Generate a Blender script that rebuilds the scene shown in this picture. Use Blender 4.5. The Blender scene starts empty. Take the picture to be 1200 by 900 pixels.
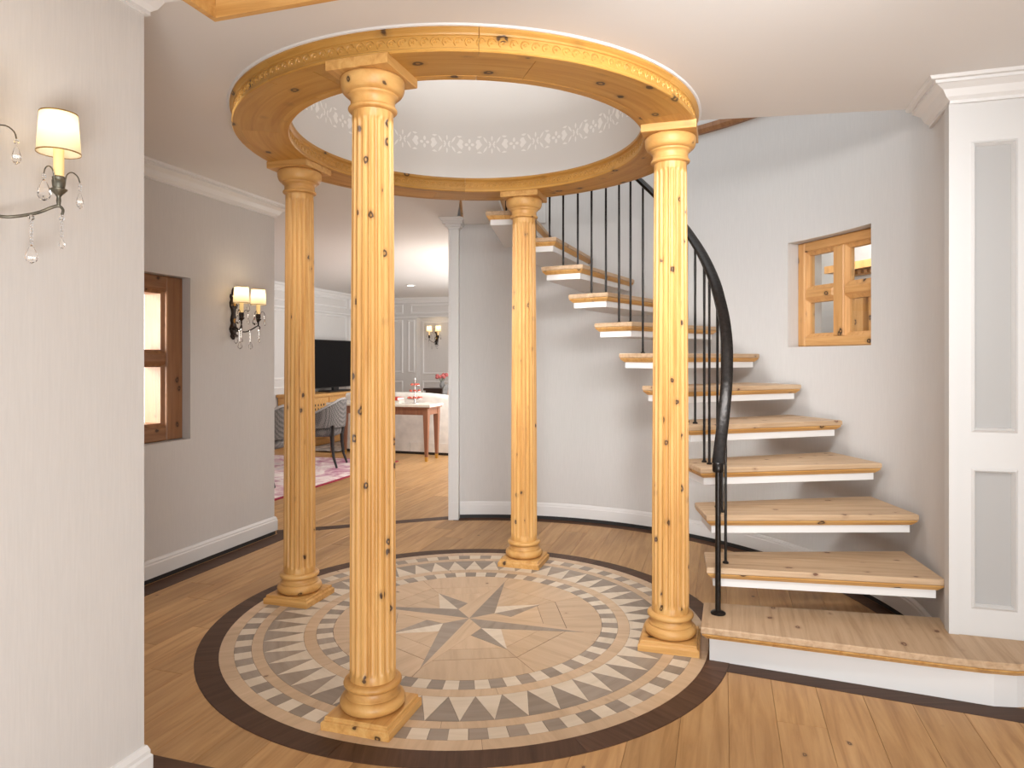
import bpy, bmesh, math, random
from mathutils import Vector, Matrix
random.seed(7)
S = bpy.context.scene
COL = S.collection
R = math.radians

# ------------------------------------------------------------------ camera
cam_d = bpy.data.cameras.new('camera')
cam_d.lens = 24.0
cam_d.sensor_width = 36.0
cam_d.sensor_fit = 'HORIZONTAL'
cam_d.shift_y = -30 / 1200
cam_d.clip_start = 0.05
cam = bpy.data.objects.new('camera', cam_d)
COL.objects.link(cam)
cam.location = (0, 0, 1.3)
cam.rotation_euler = (R(90), 0, 0)
S.camera = cam

# ------------------------------------------------------------------ world, lights, exposure
w = bpy.data.worlds.new('world')
S.world = w
w.use_nodes = True
bg = w.node_tree.nodes['Background']
bg.inputs[0].default_value = (0.93, 0.985, 1.03, 1)
bg.inputs[1].default_value = 1.2
S.view_settings.view_transform = 'Standard'
S.view_settings.look = 'None'
S.view_settings.exposure = 0.0
S.view_settings.gamma = 1.0
S.view_settings.use_curve_mapping = False


def area(name, loc, target, sx, sy, power, col=(1, 0.96, 0.9)):
    d = bpy.data.lights.new(name, 'AREA')
    d.shape = 'RECTANGLE'
    d.size = sx
    d.size_y = sy
    d.energy = power
    d.color = col
    o = bpy.data.objects.new(name, d)
    COL.objects.link(o)
    o.location = loc
    v = Vector(target) - Vector(loc)
    o.rotation_euler = v.to_track_quat('-Z', 'Y').to_euler()
    return o


area('hall_fill', (0.40, 1.55, 2.41), (0.9, 5.2, 0.85), 1.4, 0.4, 42, (0.96, 0.985, 1.0)).data.spread = R(95)  # unseen fill added under the ceiling to light the curved wall
area('alcove_fill', (-1.55, 2.75, 2.3), (1.6, 5.0, 0.6), 0.5, 0.5, 7, (0.96, 0.985, 1.0)).data.spread = R(55)  # added fill hidden behind the near left wall, brightens the rotunda
area('stairwell_fill', (0.8, 4.3, 5.3), (0.9, 4.0, 0.0), 2.2, 2.2, 10, (0.96, 0.985, 1.0))  # unseen fill added above the open stairwell
area('upward_fill', (0.45, -1.2, 0.25), (0.1, 3.2, 2.6), 1.6, 1.0, 128, (0.95, 0.985, 1.0))  # added low fill behind the camera, brightens ceiling and dome
area('alcove_daylight', (-3.34, 3.13, 1.4), (-2.75, 5.0, 1.3), 0.6, 1.2, 150, (1, 0.97, 0.94))
area('living_fill', (0.30, 9.2, 1.4), (-2.6, 10.1, 1.3), 2.4, 2.0, 80, (0.96, 0.985, 1.0))  # fill added out of sight behind the curved wall
area('dome_fill_down', (-0.2135, 3.406, 2.77), (-0.2135, 3.406, 0), 0.5, 0.5, 9, (0.97, 0.98, 1.0)).data.spread = R(118)  # unseen downward fill added in the dome, lights medallion and walls
area('dome_fill_up', (-0.2135, 3.406, 2.75), (-0.2135, 3.406, 5), 0.5, 0.5, 8, (0.96, 0.985, 1.0))  # unseen upward fill added to brighten the dome
for lx, ly, lz, le in ((-0.1, 7.4, 1.6, 72), (0.2, 10.6, 1.6, 6)):      # unseen point fills added to brighten the living room
    ld = bpy.data.lights.new('living_fill_point', 'POINT')
    ld.energy = le
    ld.color = (1, 0.95, 0.9)
    ld.shadow_soft_size = 0.2
    lo = bpy.data.objects.new('living_fill_point', ld)
    COL.objects.link(lo)
    lo.location = (lx, ly, lz)

# ------------------------------------------------------------------ geometry constants (metres)
CX, CY = -0.2135, 3.406          # centre of the rotunda
AX = -17.2                       # the building's axis, degrees
U = Vector((math.cos(R(AX)), math.sin(R(AX)), 0))      # rightwards along the axis
V = Vector((-U.y, U.x, 0))                              # away from the entrance
ZC = 2.427                       # ceiling
ZS = 2.34                        # underside of the ring beam
RISE = 0.19
WR = 2.17                        # curved stair wall


def pol(r, a, z=0.0):
    return Vector((CX + r * math.cos(R(a)), CY + r * math.sin(R(a)), z))


# ------------------------------------------------------------------ materials
MATS = {}


def nodes(name):
    m = bpy.data.materials.new(name)
    m.use_nodes = True
    nt = m.node_tree
    return m, nt, nt.nodes['Principled BSDF']


def N(nt, typ, **kw):
    n = nt.nodes.new(typ)
    for k, v in kw.items():
        if k.startswith('i_'):
            key = k[2:]
            n.inputs[int(key) if key.isdigit() else key].default_value = v
        else:
            setattr(n, k, v)
    return n


def ramp(nt, stops, interp='LINEAR'):
    n = nt.nodes.new('ShaderNodeValToRGB')
    n.color_ramp.interpolation = interp
    e = n.color_ramp.elements
    while len(e) < len(stops):
        e.new(0.5)
    for i, (p, c) in enumerate(stops):
        e[i].position = p
        e[i].color = (c[0], c[1], c[2], 1) if len(c) == 3 else c
    return n


def plain(name, col, rough=0.5, metal=0.0, noise=0.0, nscale=30, bump=0.0, trans=0.0, ior=1.45, emit=None, estr=0.0, spec=0.5):
    m, nt, b = nodes(name)
    b.inputs['Base Color'].default_value = (*col, 1)
    b.inputs['Roughness'].default_value = rough
    b.inputs['Metallic'].default_value = metal
    b.inputs['Specular IOR Level'].default_value = spec
    b.inputs['Transmission Weight'].default_value = trans
    b.inputs['IOR'].default_value = ior
    if emit:
        b.inputs['Emission Color'].default_value = (*emit, 1)
        b.inputs['Emission Strength'].default_value = estr
    if noise or bump:
        tc = N(nt, 'ShaderNodeTexCoord')
        nz = N(nt, 'ShaderNodeTexNoise', i_Scale=nscale, i_Detail=5.0)
        nt.links.new(tc.outputs['Object'], nz.inputs['Vector'])
        if noise:
            lo = tuple(c * (1 - noise) for c in col)
            hi = tuple(min(1, c * (1 + noise)) for c in col)
            r = ramp(nt, [(0.3, lo), (0.7, hi)])
            nt.links.new(nz.outputs['Fac'], r.inputs[0])
            nt.links.new(r.outputs[0], b.inputs['Base Color'])
        if bump:
            bp = N(nt, 'ShaderNodeBump', i_Strength=bump, i_Distance=0.01)
            nt.links.new(nz.outputs['Fac'], bp.inputs['Height'])
            nt.links.new(bp.outputs[0], b.inputs['Normal'])
    MATS[name] = m
    return m


def wood(name, cols, axis='z', rough=0.42, knot=0.0, kscale=9.0, kcol=(0.05, 0.022, 0.01), gscale=1.0, vary=0.0, polar=False,
         stretch=16.0, spec=0.4, bump=0.08):
    """grain along one object axis; knots are sparse dark spheres of a voronoi cut by the surface"""
    m, nt, b = nodes(name)
    L = nt.links.new
    tc = N(nt, 'ShaderNodeTexCoord')
    oi = N(nt, 'ShaderNodeObjectInfo')
    src = tc.outputs['Object']
    if polar:
        sp = N(nt, 'ShaderNodeSeparateXYZ')
        L(src, sp.inputs[0])
        at = N(nt, 'ShaderNodeMath', operation='ARCTAN2')
        L(sp.outputs[1], at.inputs[0])
        L(sp.outputs[0], at.inputs[1])
        x2 = N(nt, 'ShaderNodeMath', operation='MULTIPLY')
        L(sp.outputs[0], x2.inputs[0]); L(sp.outputs[0], x2.inputs[1])
        y2 = N(nt, 'ShaderNodeMath', operation='MULTIPLY_ADD')
        L(sp.outputs[1], y2.inputs[0]); L(sp.outputs[1], y2.inputs[1]); L(x2.outputs[0], y2.inputs[2])
        rr = N(nt, 'ShaderNodeMath', operation='SQRT')
        L(y2.outputs[0], rr.inputs[0])
        cb = N(nt, 'ShaderNodeCombineXYZ')
        L(at.outputs[0], cb.inputs[0]); L(rr.outputs[0], cb.inputs[1]); L(sp.outputs[2], cb.inputs[2])
        src = cb.outputs[0]
    off = N(nt, 'ShaderNodeVectorMath', operation='MULTIPLY_ADD')
    cr = N(nt, 'ShaderNodeCombineXYZ')
    for i, k in enumerate((37.0, 53.0, 71.0)):
        mu = N(nt, 'ShaderNodeMath', operation='MULTIPLY', i_1=k)
        L(oi.outputs['Random'], mu.inputs[0])
        L(mu.outputs[0], cr.inputs[i])
    off.inputs[1].default_value = (1, 1, 1)
    L(src, off.inputs[0])
    L(cr.outputs[0], off.inputs[2])
    mp = N(nt, 'ShaderNodeMapping')
    s = {'x': (1.0, stretch, stretch), 'y': (stretch, 1.0, stretch), 'z': (stretch, stretch, 1.0)}[axis]
    mp.inputs['Scale'].default_value = tuple(q * gscale for q in s)
    L(off.outputs[0], mp.inputs[0])
    nz = N(nt, 'ShaderNodeTexNoise', i_Scale=2.2, i_Detail=6.0, i_Roughness=0.6, i_Distortion=0.6)
    L(mp.outputs[0], nz.inputs['Vector'])
    r = ramp(nt, [(0.25, cols[0]), (0.5, cols[1]), (0.78, cols[2])])
    L(nz.outputs['Fac'], r.inputs[0])
    col = r.outputs[0]
    if vary:
        hv = N(nt, 'ShaderNodeHueSaturation')
        mr = N(nt, 'ShaderNodeMapRange')
        mr.inputs['To Min'].default_value = 1 - vary
        mr.inputs['To Max'].default_value = 1 + vary
        L(oi.outputs['Random'], mr.inputs[0])
        L(mr.outputs[0], hv.inputs['Value'])
        L(col, hv.inputs['Color'])
        col = hv.outputs[0]
    if knot:
        vo = N(nt, 'ShaderNodeTexVoronoi', i_Scale=kscale)
        mk = N(nt, 'ShaderNodeMapping')
        mk.inputs['Scale'].default_value = {'x': (0.7, 1, 1), 'y': (1, 0.7, 1), 'z': (1, 1, 0.7)}[axis]
        L(off.outputs[0], mk.inputs[0])
        nd = N(nt, 'ShaderNodeTexNoise', i_Scale=40.0)
        L(off.outputs[0], nd.inputs['Vector'])
        ad = N(nt, 'ShaderNodeVectorMath', operation='MULTIPLY_ADD')
        ad.inputs[1].default_value = (0.012, 0.012, 0.012)
        L(nd.outputs['Color'], ad.inputs[0]); L(mk.outputs[0], ad.inputs[2])
        L(ad.outputs[0], vo.inputs['Vector'])
        k1 = knot * kscale
        kr = ramp(nt, [(0.0, (0.35, 0.35, 0.35)), (k1 * 0.35, (0.4, 0.4, 0.4)), (k1 * 0.5, (1, 1, 1)), (k1 * 0.85, (0.9, 0.9, 0.9)), (k1, (0.25, 0.25, 0.25)), (k1 * 1.8, (0, 0, 0))])
        L(vo.outputs['Distance'], kr.inputs[0])
        mx = N(nt, 'ShaderNodeMixRGB')
        L(kr.outputs[0], mx.inputs[0])
        L(col, mx.inputs[1])
        mx.inputs[2].default_value = (*kcol, 1)
        col = mx.outputs[0]
    L(col, b.inputs['Base Color'])
    b.inputs['Roughness'].default_value = rough
    b.inputs['Specular IOR Level'].default_value = spec
    if bump:
        bp = N(nt, 'ShaderNodeBump', i_Strength=bump, i_Distance=0.004)
        L(nz.outputs['Fac'], bp.inputs['Height'])
        L(bp.outputs[0], b.inputs['Normal'])
    MATS[name] = m
    return m


PC = [(0.44, 0.205, 0.052), (0.59, 0.315, 0.098), (0.68, 0.41, 0.152)]
wood('pine_upright', PC, 'z', knot=0.0105, kscale=12)
wood('pine_turned', PC, 'x', knot=0.010, kscale=10, stretch=5)
wood('pine_flat', PC, 'x', knot=0.012, kscale=9)
wood('pine_ring', [(0.40, 0.178, 0.032), (0.51, 0.258, 0.057), (0.59, 0.325, 0.092)], 'x', knot=0.016, kscale=8, polar=True, vary=0.12)
wood('tread_pine', [(0.37, 0.235, 0.13), (0.51, 0.345, 0.21), (0.60, 0.43, 0.28)], 'x', knot=0.011, kscale=11, rough=0.5, kcol=(0.14, 0.06, 0.03))
wood('window_pine', [(0.46, 0.22, 0.07), (0.60, 0.31, 0.11), (0.68, 0.39, 0.16)], 'z', knot=0.014, kscale=11)
wood('window_pine_rail', [(0.46, 0.22, 0.07), (0.60, 0.31, 0.11), (0.68, 0.39, 0.16)], 'x', knot=0.014, kscale=11)
wood('backlit_and_dark_pine', [(0.20, 0.085, 0.035), (0.29, 0.135, 0.06), (0.37, 0.18, 0.08)], 'z', knot=0.012, kscale=11)  # alcove frame: backlit shade put into the colour; the ledge is dark wood
wood('backlit_pine_rail', [(0.20, 0.085, 0.035), (0.29, 0.135, 0.06), (0.37, 0.18, 0.08)], 'x', knot=0.012, kscale=11)  # alcove frame rails, backlit shade put into the colour
wood('oak_plank', [(0.34, 0.175, 0.065), (0.48, 0.27, 0.112), (0.59, 0.355, 0.16)], 'x', rough=0.4, spec=0.3, vary=0.16, stretch=13, knot=0.008, kscale=6, kcol=(0.12, 0.06, 0.03))
wood('walnut_strip', [(0.055, 0.026, 0.014), (0.085, 0.042, 0.024), (0.125, 0.064, 0.038)], 'x', rough=0.48, vary=0.15, spec=0.2)
wood('inlay_tan', [(0.46, 0.31, 0.185), (0.56, 0.39, 0.245), (0.63, 0.455, 0.30)], 'x', rough=0.4, vary=0.06, stretch=9, knot=0.008, kscale=6, kcol=(0.2, 0.1, 0.05))
wood('inlay_grey', [(0.23, 0.175, 0.13), (0.30, 0.235, 0.18), (0.36, 0.29, 0.225)], 'y', rough=0.42, vary=0.14, stretch=9)
wood('inlay_pale', [(0.58, 0.47, 0.345), (0.66, 0.545, 0.415), (0.72, 0.61, 0.48)], 'y', rough=0.42, vary=0.05, stretch=9)
wood('table_wood', [(0.19, 0.075, 0.04), (0.26, 0.11, 0.06), (0.32, 0.15, 0.08)], 'z', rough=0.35)
wood('cabinet_pine', [(0.50, 0.24, 0.07), (0.62, 0.33, 0.11), (0.70, 0.40, 0.16)], 'x')
wood('dark_wood', [(0.03, 0.016, 0.012), (0.05, 0.026, 0.018), (0.07, 0.04, 0.025)], 'x', rough=0.35)

WALLC = (0.60, 0.57, 0.545)
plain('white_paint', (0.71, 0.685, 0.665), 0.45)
plain('white_paint_dimmed', (0.61, 0.59, 0.572), 0.45)  # the white trim paint, darkened to hold back strong light on the pier
plain('ceiling_paint', (0.72, 0.69, 0.665), 0.8)
plain('dome_paint', (0.70, 0.67, 0.64), 0.8)
plain('stencil_white', (0.88, 0.85, 0.82), 0.7)
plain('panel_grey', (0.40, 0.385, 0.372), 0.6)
plain('kick_black', (0.025, 0.023, 0.022), 0.5)
plain('iron', (0.020, 0.016, 0.014), 0.28, 0.6, bump=0.12, nscale=60, noise=0.4)
plain('bronze', (0.17, 0.155, 0.12), 0.42, 0.8, noise=0.4, nscale=60)
plain('bronze_dark', (0.035, 0.022, 0.016), 0.38, 0.7, noise=0.5, nscale=60)
plain('wax', (0.85, 0.66, 0.33), 0.5, emit=(1.0, 0.62, 0.2), estr=0.25)
plain('crystal', (1, 1, 1), 0.02, trans=1.0, ior=1.6)
plain('gold_trim', (0.30, 0.19, 0.06), 0.4, 0.5)
plain('amber', (0.75, 0.42, 0.12), 0.15, 0.6)
plain('black_screen', (0.003, 0.003, 0.004), 0.3, spec=0.12)
plain('black_plastic', (0.012, 0.012, 0.013), 0.4)
plain('sofa_cream', (0.74, 0.69, 0.63), 0.9, noise=0.10, nscale=9, bump=0.2)
plain('chair_dark', (0.016, 0.014, 0.014), 0.4)
plain('brass', (0.75, 0.5, 0.14), 0.3, 0.9)
plain('cream_top', (0.74, 0.69, 0.60), 0.15)
plain('red_cover', (0.62, 0.05, 0.04), 0.5)
plain('paper', (0.82, 0.78, 0.70), 0.7)
plain('pastry_red', (0.55, 0.10, 0.06), 0.5, noise=0.4, nscale=80)
plain('silver', (0.75, 0.72, 0.7), 0.2, 0.9)
plain('pink_petal', (0.62, 0.17, 0.16), 0.7, noise=0.4, nscale=90)
plain('stem_green', (0.06, 0.12, 0.05), 0.6)
plain('grey_velvet', (0.27, 0.26, 0.25), 0.9, noise=0.15, nscale=30)
plain('cushion_pink', (0.70, 0.46, 0.36), 0.9)
plain('spot_glow', (1, 0.95, 0.85), 0.5, emit=(1, 0.93, 0.8), estr=6.0)
plain('speaker_dark', (0.02, 0.018, 0.016), 0.6)


def mk_wall():
    m, nt, b = nodes('wallpaper')
    L = nt.links.new
    tc = N(nt, 'ShaderNodeTexCoord')
    mp = N(nt, 'ShaderNodeMapping')
    mp.inputs['Scale'].default_value = (60, 60, 3)
    L(tc.outputs['Object'], mp.inputs[0])
    nz = N(nt, 'ShaderNodeTexNoise', i_Scale=3.0, i_Detail=6.0, i_Roughness=0.65)
    L(mp.outputs[0], nz.inputs['Vector'])
    r = ramp(nt, [(0.3, tuple(c * 0.965 for c in WALLC)), (0.7, tuple(c * 1.035 for c in WALLC))])
    L(nz.outputs['Fac'], r.inputs[0])
    L(r.outputs[0], b.inputs['Base Color'])
    b.inputs['Roughness'].default_value = 0.62
    b.inputs['Specular IOR Level'].default_value = 0.3
    bp = N(nt, 'ShaderNodeBump', i_Strength=0.12, i_Distance=0.003)
    L(nz.outputs['Fac'], bp.inputs['Height'])
    L(bp.outputs[0], b.inputs['Normal'])
    MATS['wallpaper'] = m


def mk_glass():
    m, nt, b = nodes('window_glass')
    L = nt.links.new
    out = nt.nodes['Material Output']
    nt.nodes.remove(b)
    t = N(nt, 'ShaderNodeBsdfTransparent')
    t.inputs[0].default_value = (0.95, 0.97, 0.97, 1)
    g = N(nt, 'ShaderNodeBsdfGlossy', i_Roughness=0.03)
    fr = N(nt, 'ShaderNodeFresnel', i_IOR=1.5)
    mx = N(nt, 'ShaderNodeMixShader')
    ge = N(nt, 'ShaderNodeNewGeometry')
    sb = N(nt, 'ShaderNodeMath', operation='SUBTRACT', use_clamp=True)
    L(fr.outputs[0], sb.inputs[0]); L(ge.outputs['Backfacing'], sb.inputs[1])
    L(sb.outputs[0], mx.inputs[0]); L(t.outputs[0], mx.inputs[1]); L(g.outputs[0], mx.inputs[2])
    L(mx.outputs[0], out.inputs[0])
    MATS['window_glass'] = m


def mk_shade():
    m, nt, b = nodes('lamp_shade')
    L = nt.links.new
    out = nt.nodes['Material Output']
    nt.nodes.remove(b)
    d = N(nt, 'ShaderNodeBsdfDiffuse')
    d.inputs[0].default_value = (0.88, 0.81, 0.68, 1)
    t = N(nt, 'ShaderNodeBsdfTranslucent')
    t.inputs[0].default_value = (0.92, 0.82, 0.62, 1)
    mx = N(nt, 'ShaderNodeMixShader', i_0=0.5)
    L(d.outputs[0], mx.inputs[1]); L(t.outputs[0], mx.inputs[2])
    L(mx.outputs[0], out.inputs[0])
    MATS['lamp_shade'] = m


def mk_chair_fabric():
    m, nt, b = nodes('chair_fabric')
    L = nt.links.new
    tc = N(nt, 'ShaderNodeTexCoord')
    mp = N(nt, 'ShaderNodeMapping')
    mp.inputs['Rotation'].default_value = (0.6, 0.3, 0.8)
    L(tc.outputs['Object'], mp.inputs[0])
    ck = N(nt, 'ShaderNodeTexChecker', i_Scale=75.0)
    ck.inputs[1].default_value = (0.20, 0.185, 0.175, 1)
    ck.inputs[2].default_value = (0.055, 0.05, 0.05, 1)
    L(mp.outputs[0], ck.inputs[0])
    L(ck.outputs[0], b.inputs['Base Color'])
    b.inputs['Roughness'].default_value = 0.8
    MATS['chair_fabric'] = m
    plain('chair_piping', (0.33, 0.31, 0.30), 0.8)


def mk_rug():
    m, nt, b = nodes('rug_pile')
    L = nt.links.new
    tc = N(nt, 'ShaderNodeTexCoord')
    nz = N(nt, 'ShaderNodeTexNoise', i_Scale=2.2, i_Detail=9.0, i_Roughness=0.7, i_Distortion=1.2)
    L(tc.outputs['Object'], nz.inputs['Vector'])
    r = ramp(nt, [(0.35, (0.36, 0.10, 0.20)), (0.47, (0.60, 0.38, 0.42)), (0.55, (0.78, 0.68, 0.64)), (0.7, (0.55, 0.45, 0.50))])
    L(nz.outputs['Fac'], r.inputs[0])
    L(r.outputs[0], b.inputs['Base Color'])
    b.inputs['Roughness'].default_value = 0.95
    MATS['rug_pile'] = m
    plain('rug_edge', (0.30, 0.02, 0.05), 0.9)
    m, nt, b = nodes('rug_grey')
    L = nt.links.new
    tc = N(nt, 'ShaderNodeTexCoord')
    nz = N(nt, 'ShaderNodeTexNoise', i_Scale=9.0, i_Detail=8.0)
    L(tc.outputs['Object'], nz.inputs['Vector'])
    r = ramp(nt, [(0.4, (0.22, 0.20, 0.20)), (0.6, (0.6, 0.55, 0.52))])
    L(nz.outputs['Fac'], r.inputs[0])
    L(r.outputs[0], b.inputs['Base Color'])
    MATS['rug_grey'] = m


mk_wall(); mk_glass(); mk_shade(); mk_chair_fabric(); mk_rug()


# ------------------------------------------------------------------ mesh builder
class MB:
    def __init__(s):
        s.v, s.f = [], []
        s.M = Matrix.Identity(4)

    def add(s, vs, fs):
        b = len(s.v)
        s.v += [tuple(s.M @ Vector(p)) for p in vs]
        s.f += [tuple(b + i for i in f) for f in fs]
        return s

    def box(s, x0, x1, y0, y1, z0, z1):
        vs = [(x, y, z) for z in (z0, z1) for x, y in ((x0, y0), (x1, y0), (x1, y1), (x0, y1))]
        return s.add(vs, [(3, 2, 1, 0), (4, 5, 6, 7), (0, 1, 5, 4), (1, 2, 6, 5), (2, 3, 7, 6), (3, 0, 4, 7)])

    def stack(s, rings, cap0=True, cap1=True):
        n = len(rings[0])
        vs = [p for r in rings for p in r]
        fs = []
        for k in range(len(rings) - 1):
            for i in range(n):
                j = (i + 1) % n
                fs.append((k * n + i, k * n + j, (k + 1) * n + j, (k + 1) * n + i))
        if cap0:
            fs.append(tuple(reversed(range(n))))
        if cap1:
            fs.append(tuple((len(rings) - 1) * n + i for i in range(n)))
        return s.add(vs, fs)

    def prism(s, poly, z0, z1, bev=0.0):
        if bev:
            q = inset(poly, bev)
            return s.stack([[(x, y, z0) for x, y in poly], [(x, y, z1 - bev) for x, y in poly], [(x, y, z1) for x, y in q]])
        return s.stack([[(x, y, z0) for x, y in poly], [(x, y, z1) for x, y in poly]])

    def lathe(s, prof, n=32, c=(0, 0, 0), cap0=True, cap1=True):
        return s.stack([[(c[0] + r * math.cos(2 * math.pi * i / n), c[1] + r * math.sin(2 * math.pi * i / n), c[2] + z) for i in range(n)] for r, z in prof], cap0, cap1)

    def arc(s, prof, a0, a1, n):
        """closed (r,z) profile swept about the z axis between two angles, capped"""
        k = len(prof)
        rings = []
        for i in range(n + 1):
            a = R(a0 + (a1 - a0) * i / n)
            rings.append([(r * math.cos(a), r * math.sin(a), z) for r, z in prof])
        return s.stack(rings)

    def tube(s, pts, rad, n=8, flat=1.0):
        pts = [Vector(p) for p in pts]
        rads = rad if isinstance(rad, (list, tuple)) else [rad] * len(pts)
        rings = []
        prev = None
        for i, p in enumerate(pts):
            t = (pts[min(i + 1, len(pts) - 1)] - pts[max(i - 1, 0)]).normalized()
            a = Vector((0, 0, 1)) if abs(t.z) < 0.95 else Vector((1, 0, 0))
            if prev is None:
                e1 = t.cross(a).normalized()
            else:
                e1 = (prev - t * prev.dot(t)).normalized()
            prev = e1
            e2 = t.cross(e1)
            rings.append([tuple(p + (e1 * math.cos(2 * math.pi * k / n) + e2 * math.sin(2 * math.pi * k / n) * flat) * rads[i]) for k in range(n)])
        return s.stack(rings)

    def sphere(s, c, r, n=10, m=6, sz=1.0):
        prof = [(max(1e-4, r * math.sin(math.pi * i / m)), -r * sz * math.cos(math.pi * i / m)) for i in range(m + 1)]
        return s.lathe(prof, n, c)

    def build(s, name, mat, parent=None, smooth=None, loc=None, rotz=None):
        me = bpy.data.meshes.new(name)
        me.from_pydata(s.v, [], s.f)
        bm = bmesh.new()
        bm.from_mesh(me)
        bmesh.ops.recalc_face_normals(bm, faces=bm.faces)
        bm.to_mesh(me)
        bm.free()
        me.materials.append(MATS[mat])
        if smooth:
            for p in me.polygons:
                p.use_smooth = True
            me.set_sharp_from_angle(angle=R(smooth))
        return link(name, me, parent, loc, rotz)


def link(name, me, parent=None, loc=None, rotz=None):
    o = bpy.data.objects.new(name, me)
    COL.objects.link(o)
    if parent:
        o.parent = parent
    if loc is not None:
        o.location = loc
    if rotz is not None:
        o.rotation_euler = (0, 0, rotz)
    return o


def inset(poly, d):
    """move every edge of a counter-clockwise polygon inwards by d"""
    n = len(poly)
    out = []
    for i in range(n):
        p0, p1, p2 = Vector(poly[i - 1]), Vector(poly[i]), Vector(poly[(i + 1) % n])
        e1, e2 = (p1 - p0).normalized(), (p2 - p1).normalized()
        n1, n2 = Vector((-e1.y, e1.x)), Vector((-e2.y, e2.x))
        den = 1 + n1.dot(n2)
        out.append(tuple(p1 + (n1 + n2) * (d / max(den, 0.3))))
    return out


def sweep(path, prof, mb=None):
    """mitred sweep of a closed (d,z) profile along an open plan path; d runs to the left of travel"""
    mb = mb or MB()
    n = len(path)
    P = [Vector((p[0], p[1])) for p in path]
    rings = []
    for i in range(n):
        e = []
        if i > 0:
            e.append((P[i] - P[i - 1]).normalized())
        if i < n - 1:
            e.append((P[i + 1] - P[i]).normalized())
        nn = [Vector((-q.y, q.x)) for q in e]
        if len(nn) == 2:
            k = nn[0] + nn[1]
            k /= max(1 + nn[0].dot(nn[1]), 0.2)
        else:
            k = nn[0]
        rings.append([(P[i].x + k.x * d, P[i].y + k.y * d, z) for d, z in prof])
    return mb.stack(rings)


def tag(o, label=None, cat=None, group=None, kind=None):
    if label: o['label'] = label
    if cat: o['category'] = cat
    if group: o['group'] = group
    if kind: o['kind'] = kind
    return o


def thing(name, loc, rotz, label, cat, group=None):
    o = bpy.data.objects.new(name, None)
    o.empty_display_size = 0.1
    COL.objects.link(o)
    o.location = loc
    o.rotation_euler = (0, 0, rotz)
    return tag(o, label, cat, group, 'thing')


def struct(o):
    o['kind'] = 'structure'
    return o


def copy_tree(o, parent=None):
    c = o.copy()
    COL.objects.link(c)
    if parent:
        c.parent = parent
    for ch in list(o.children):
        copy_tree(ch, c)
    return c


# ================================================================== FLOOR
fl = MB()
fl.box(-7, 5, -1.2, 15, -0.12, -0.016)
floor = struct(fl.build('floor', 'oak_plank'))


def proj(x, y, z=0.0):
    return (600 + 800 * x / max(y, 0.3), 420 + 800 * (1.3 - z) / max(y, 0.3)) if y > 0.25 else None


W1 = Vector((-1.74, 5.04, 0))          # end of the alcove wall (baseboard face)
FGC = Vector((-1.11, 2.06, 0))         # corner of the near left wall
RM = 1.245                             # outer radius of the medallion's dark rim


def seg_in(px, py):
    """is a floor point inside the hall or the living room"""
    d = Vector((px - CX, py - CY))
    r, a = d.length, math.degrees(math.atan2(d.y, d.x))
    if -14 < a < 96 and r > WR:
        if not (py > 6 and px < -0.4):
            return False
    q = Vector((px, py, 0)) - W1
    if q.dot(U) < -0.02 and q.dot(V) < 0:
        return False
    return True


pw = 0.165
nplank = 0
rng = random.Random(3)
for k in range(-30, 22):
    d0 = 0.018 + pw * k
    s0 = -0.6 - rng.random() * 1.9
    while s0 < 13.5:
        ln = 1.5 + rng.random() * 0.7
        s1 = s0 + ln
        sa, sb = s0, s1
        s0 = s1
        samp = [U * (d0 + pw * i / 2) + V * (sa + ln * j / 6) for i in range(3) for j in range(7)]
        vis = [p for p in samp if proj(p.x, p.y) and -30 < proj(p.x, p.y)[0] < 1230 and proj(p.x, p.y)[1] < 960 and seg_in(p.x, p.y)]
        if not vis:
            continue
        if all((p.x - CX) ** 2 + (p.y - CY) ** 2 < (RM - 0.05) ** 2 for p in samp):
            continue
        # beyond the doorway only the strip the doorway shows
        if min(p.y for p in vis) > 6.2 and not any(320 < proj(p.x, p.y)[0] < 540 for p in vis):
            continue
        m = MB()
        g = 0.0004
        x0, x1, y0, y1 = -ln / 2 + g, ln / 2 - g, -pw / 2 + g, pw / 2 - g
        m.prism([(x0, y0), (x1, y0), (x1, y1), (x0, y1)], -0.015, 0.0, 0.0012)
        c = U * (d0 + pw / 2) + V * ((sa + sb) / 2)
        m.build('plank', 'oak_plank', floor, loc=(c.x, c.y, 0), rotz=R(AX + 90))
        nplank += 1

# dark border strips let into the floor
def strip(path, wd, z=0.0015):
    return sweep(path, [(0, -0.014), (wd, -0.014), (wd, z), (0, z)]).build('border_strip', 'walnut_strip', floor)


def wall_r(a):
    return WR if a > -2 else WR - (WR - 2.088) * (-2 - a) / 15


for a0, a1 in ((-12, 12), (12.1, 36), (36.1, 60), (60.1, 97)):
    strip([tuple(pol(wall_r(a0 + (a1 - a0) * i / 8) - 0.01, a0 + (a1 - a0) * i / 8))[:2] for i in range(9)], 0.085)
pa, pb = W1 + V * 0.12, W1 - V * 1.3
strip([(pa.x, pa.y), (pb.x, pb.y)], 0.135)
pa = pb - V * 0.003
pb = W1 - V * 2.6
strip([(pa.x, pa.y), (pb.x, pb.y)], 0.135)
strip([(-1.78, 5.16), (-0.48, 5.63)][::-1], 0.10)
strip([(2.55, 2.25), (0.80, 3.0)], 0.120, 0.0012)
pa = FGC - U * 0.3 + V * 0.06
pb = FGC + U * 0.1 + V * 0.06
strip([(pa.x, pa.y), (pb.x, pb.y), (pb.x - V.x * 1.4, pb.y - V.y * 1.4)], 0.09)

# ================================================================== COMPASS MEDALLION
med = thing('floor_medallion', (CX, CY, 0), R(AX), 'round inlaid wooden floor medallion with a compass star inside the four columns', 'floor inlay')


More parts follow.
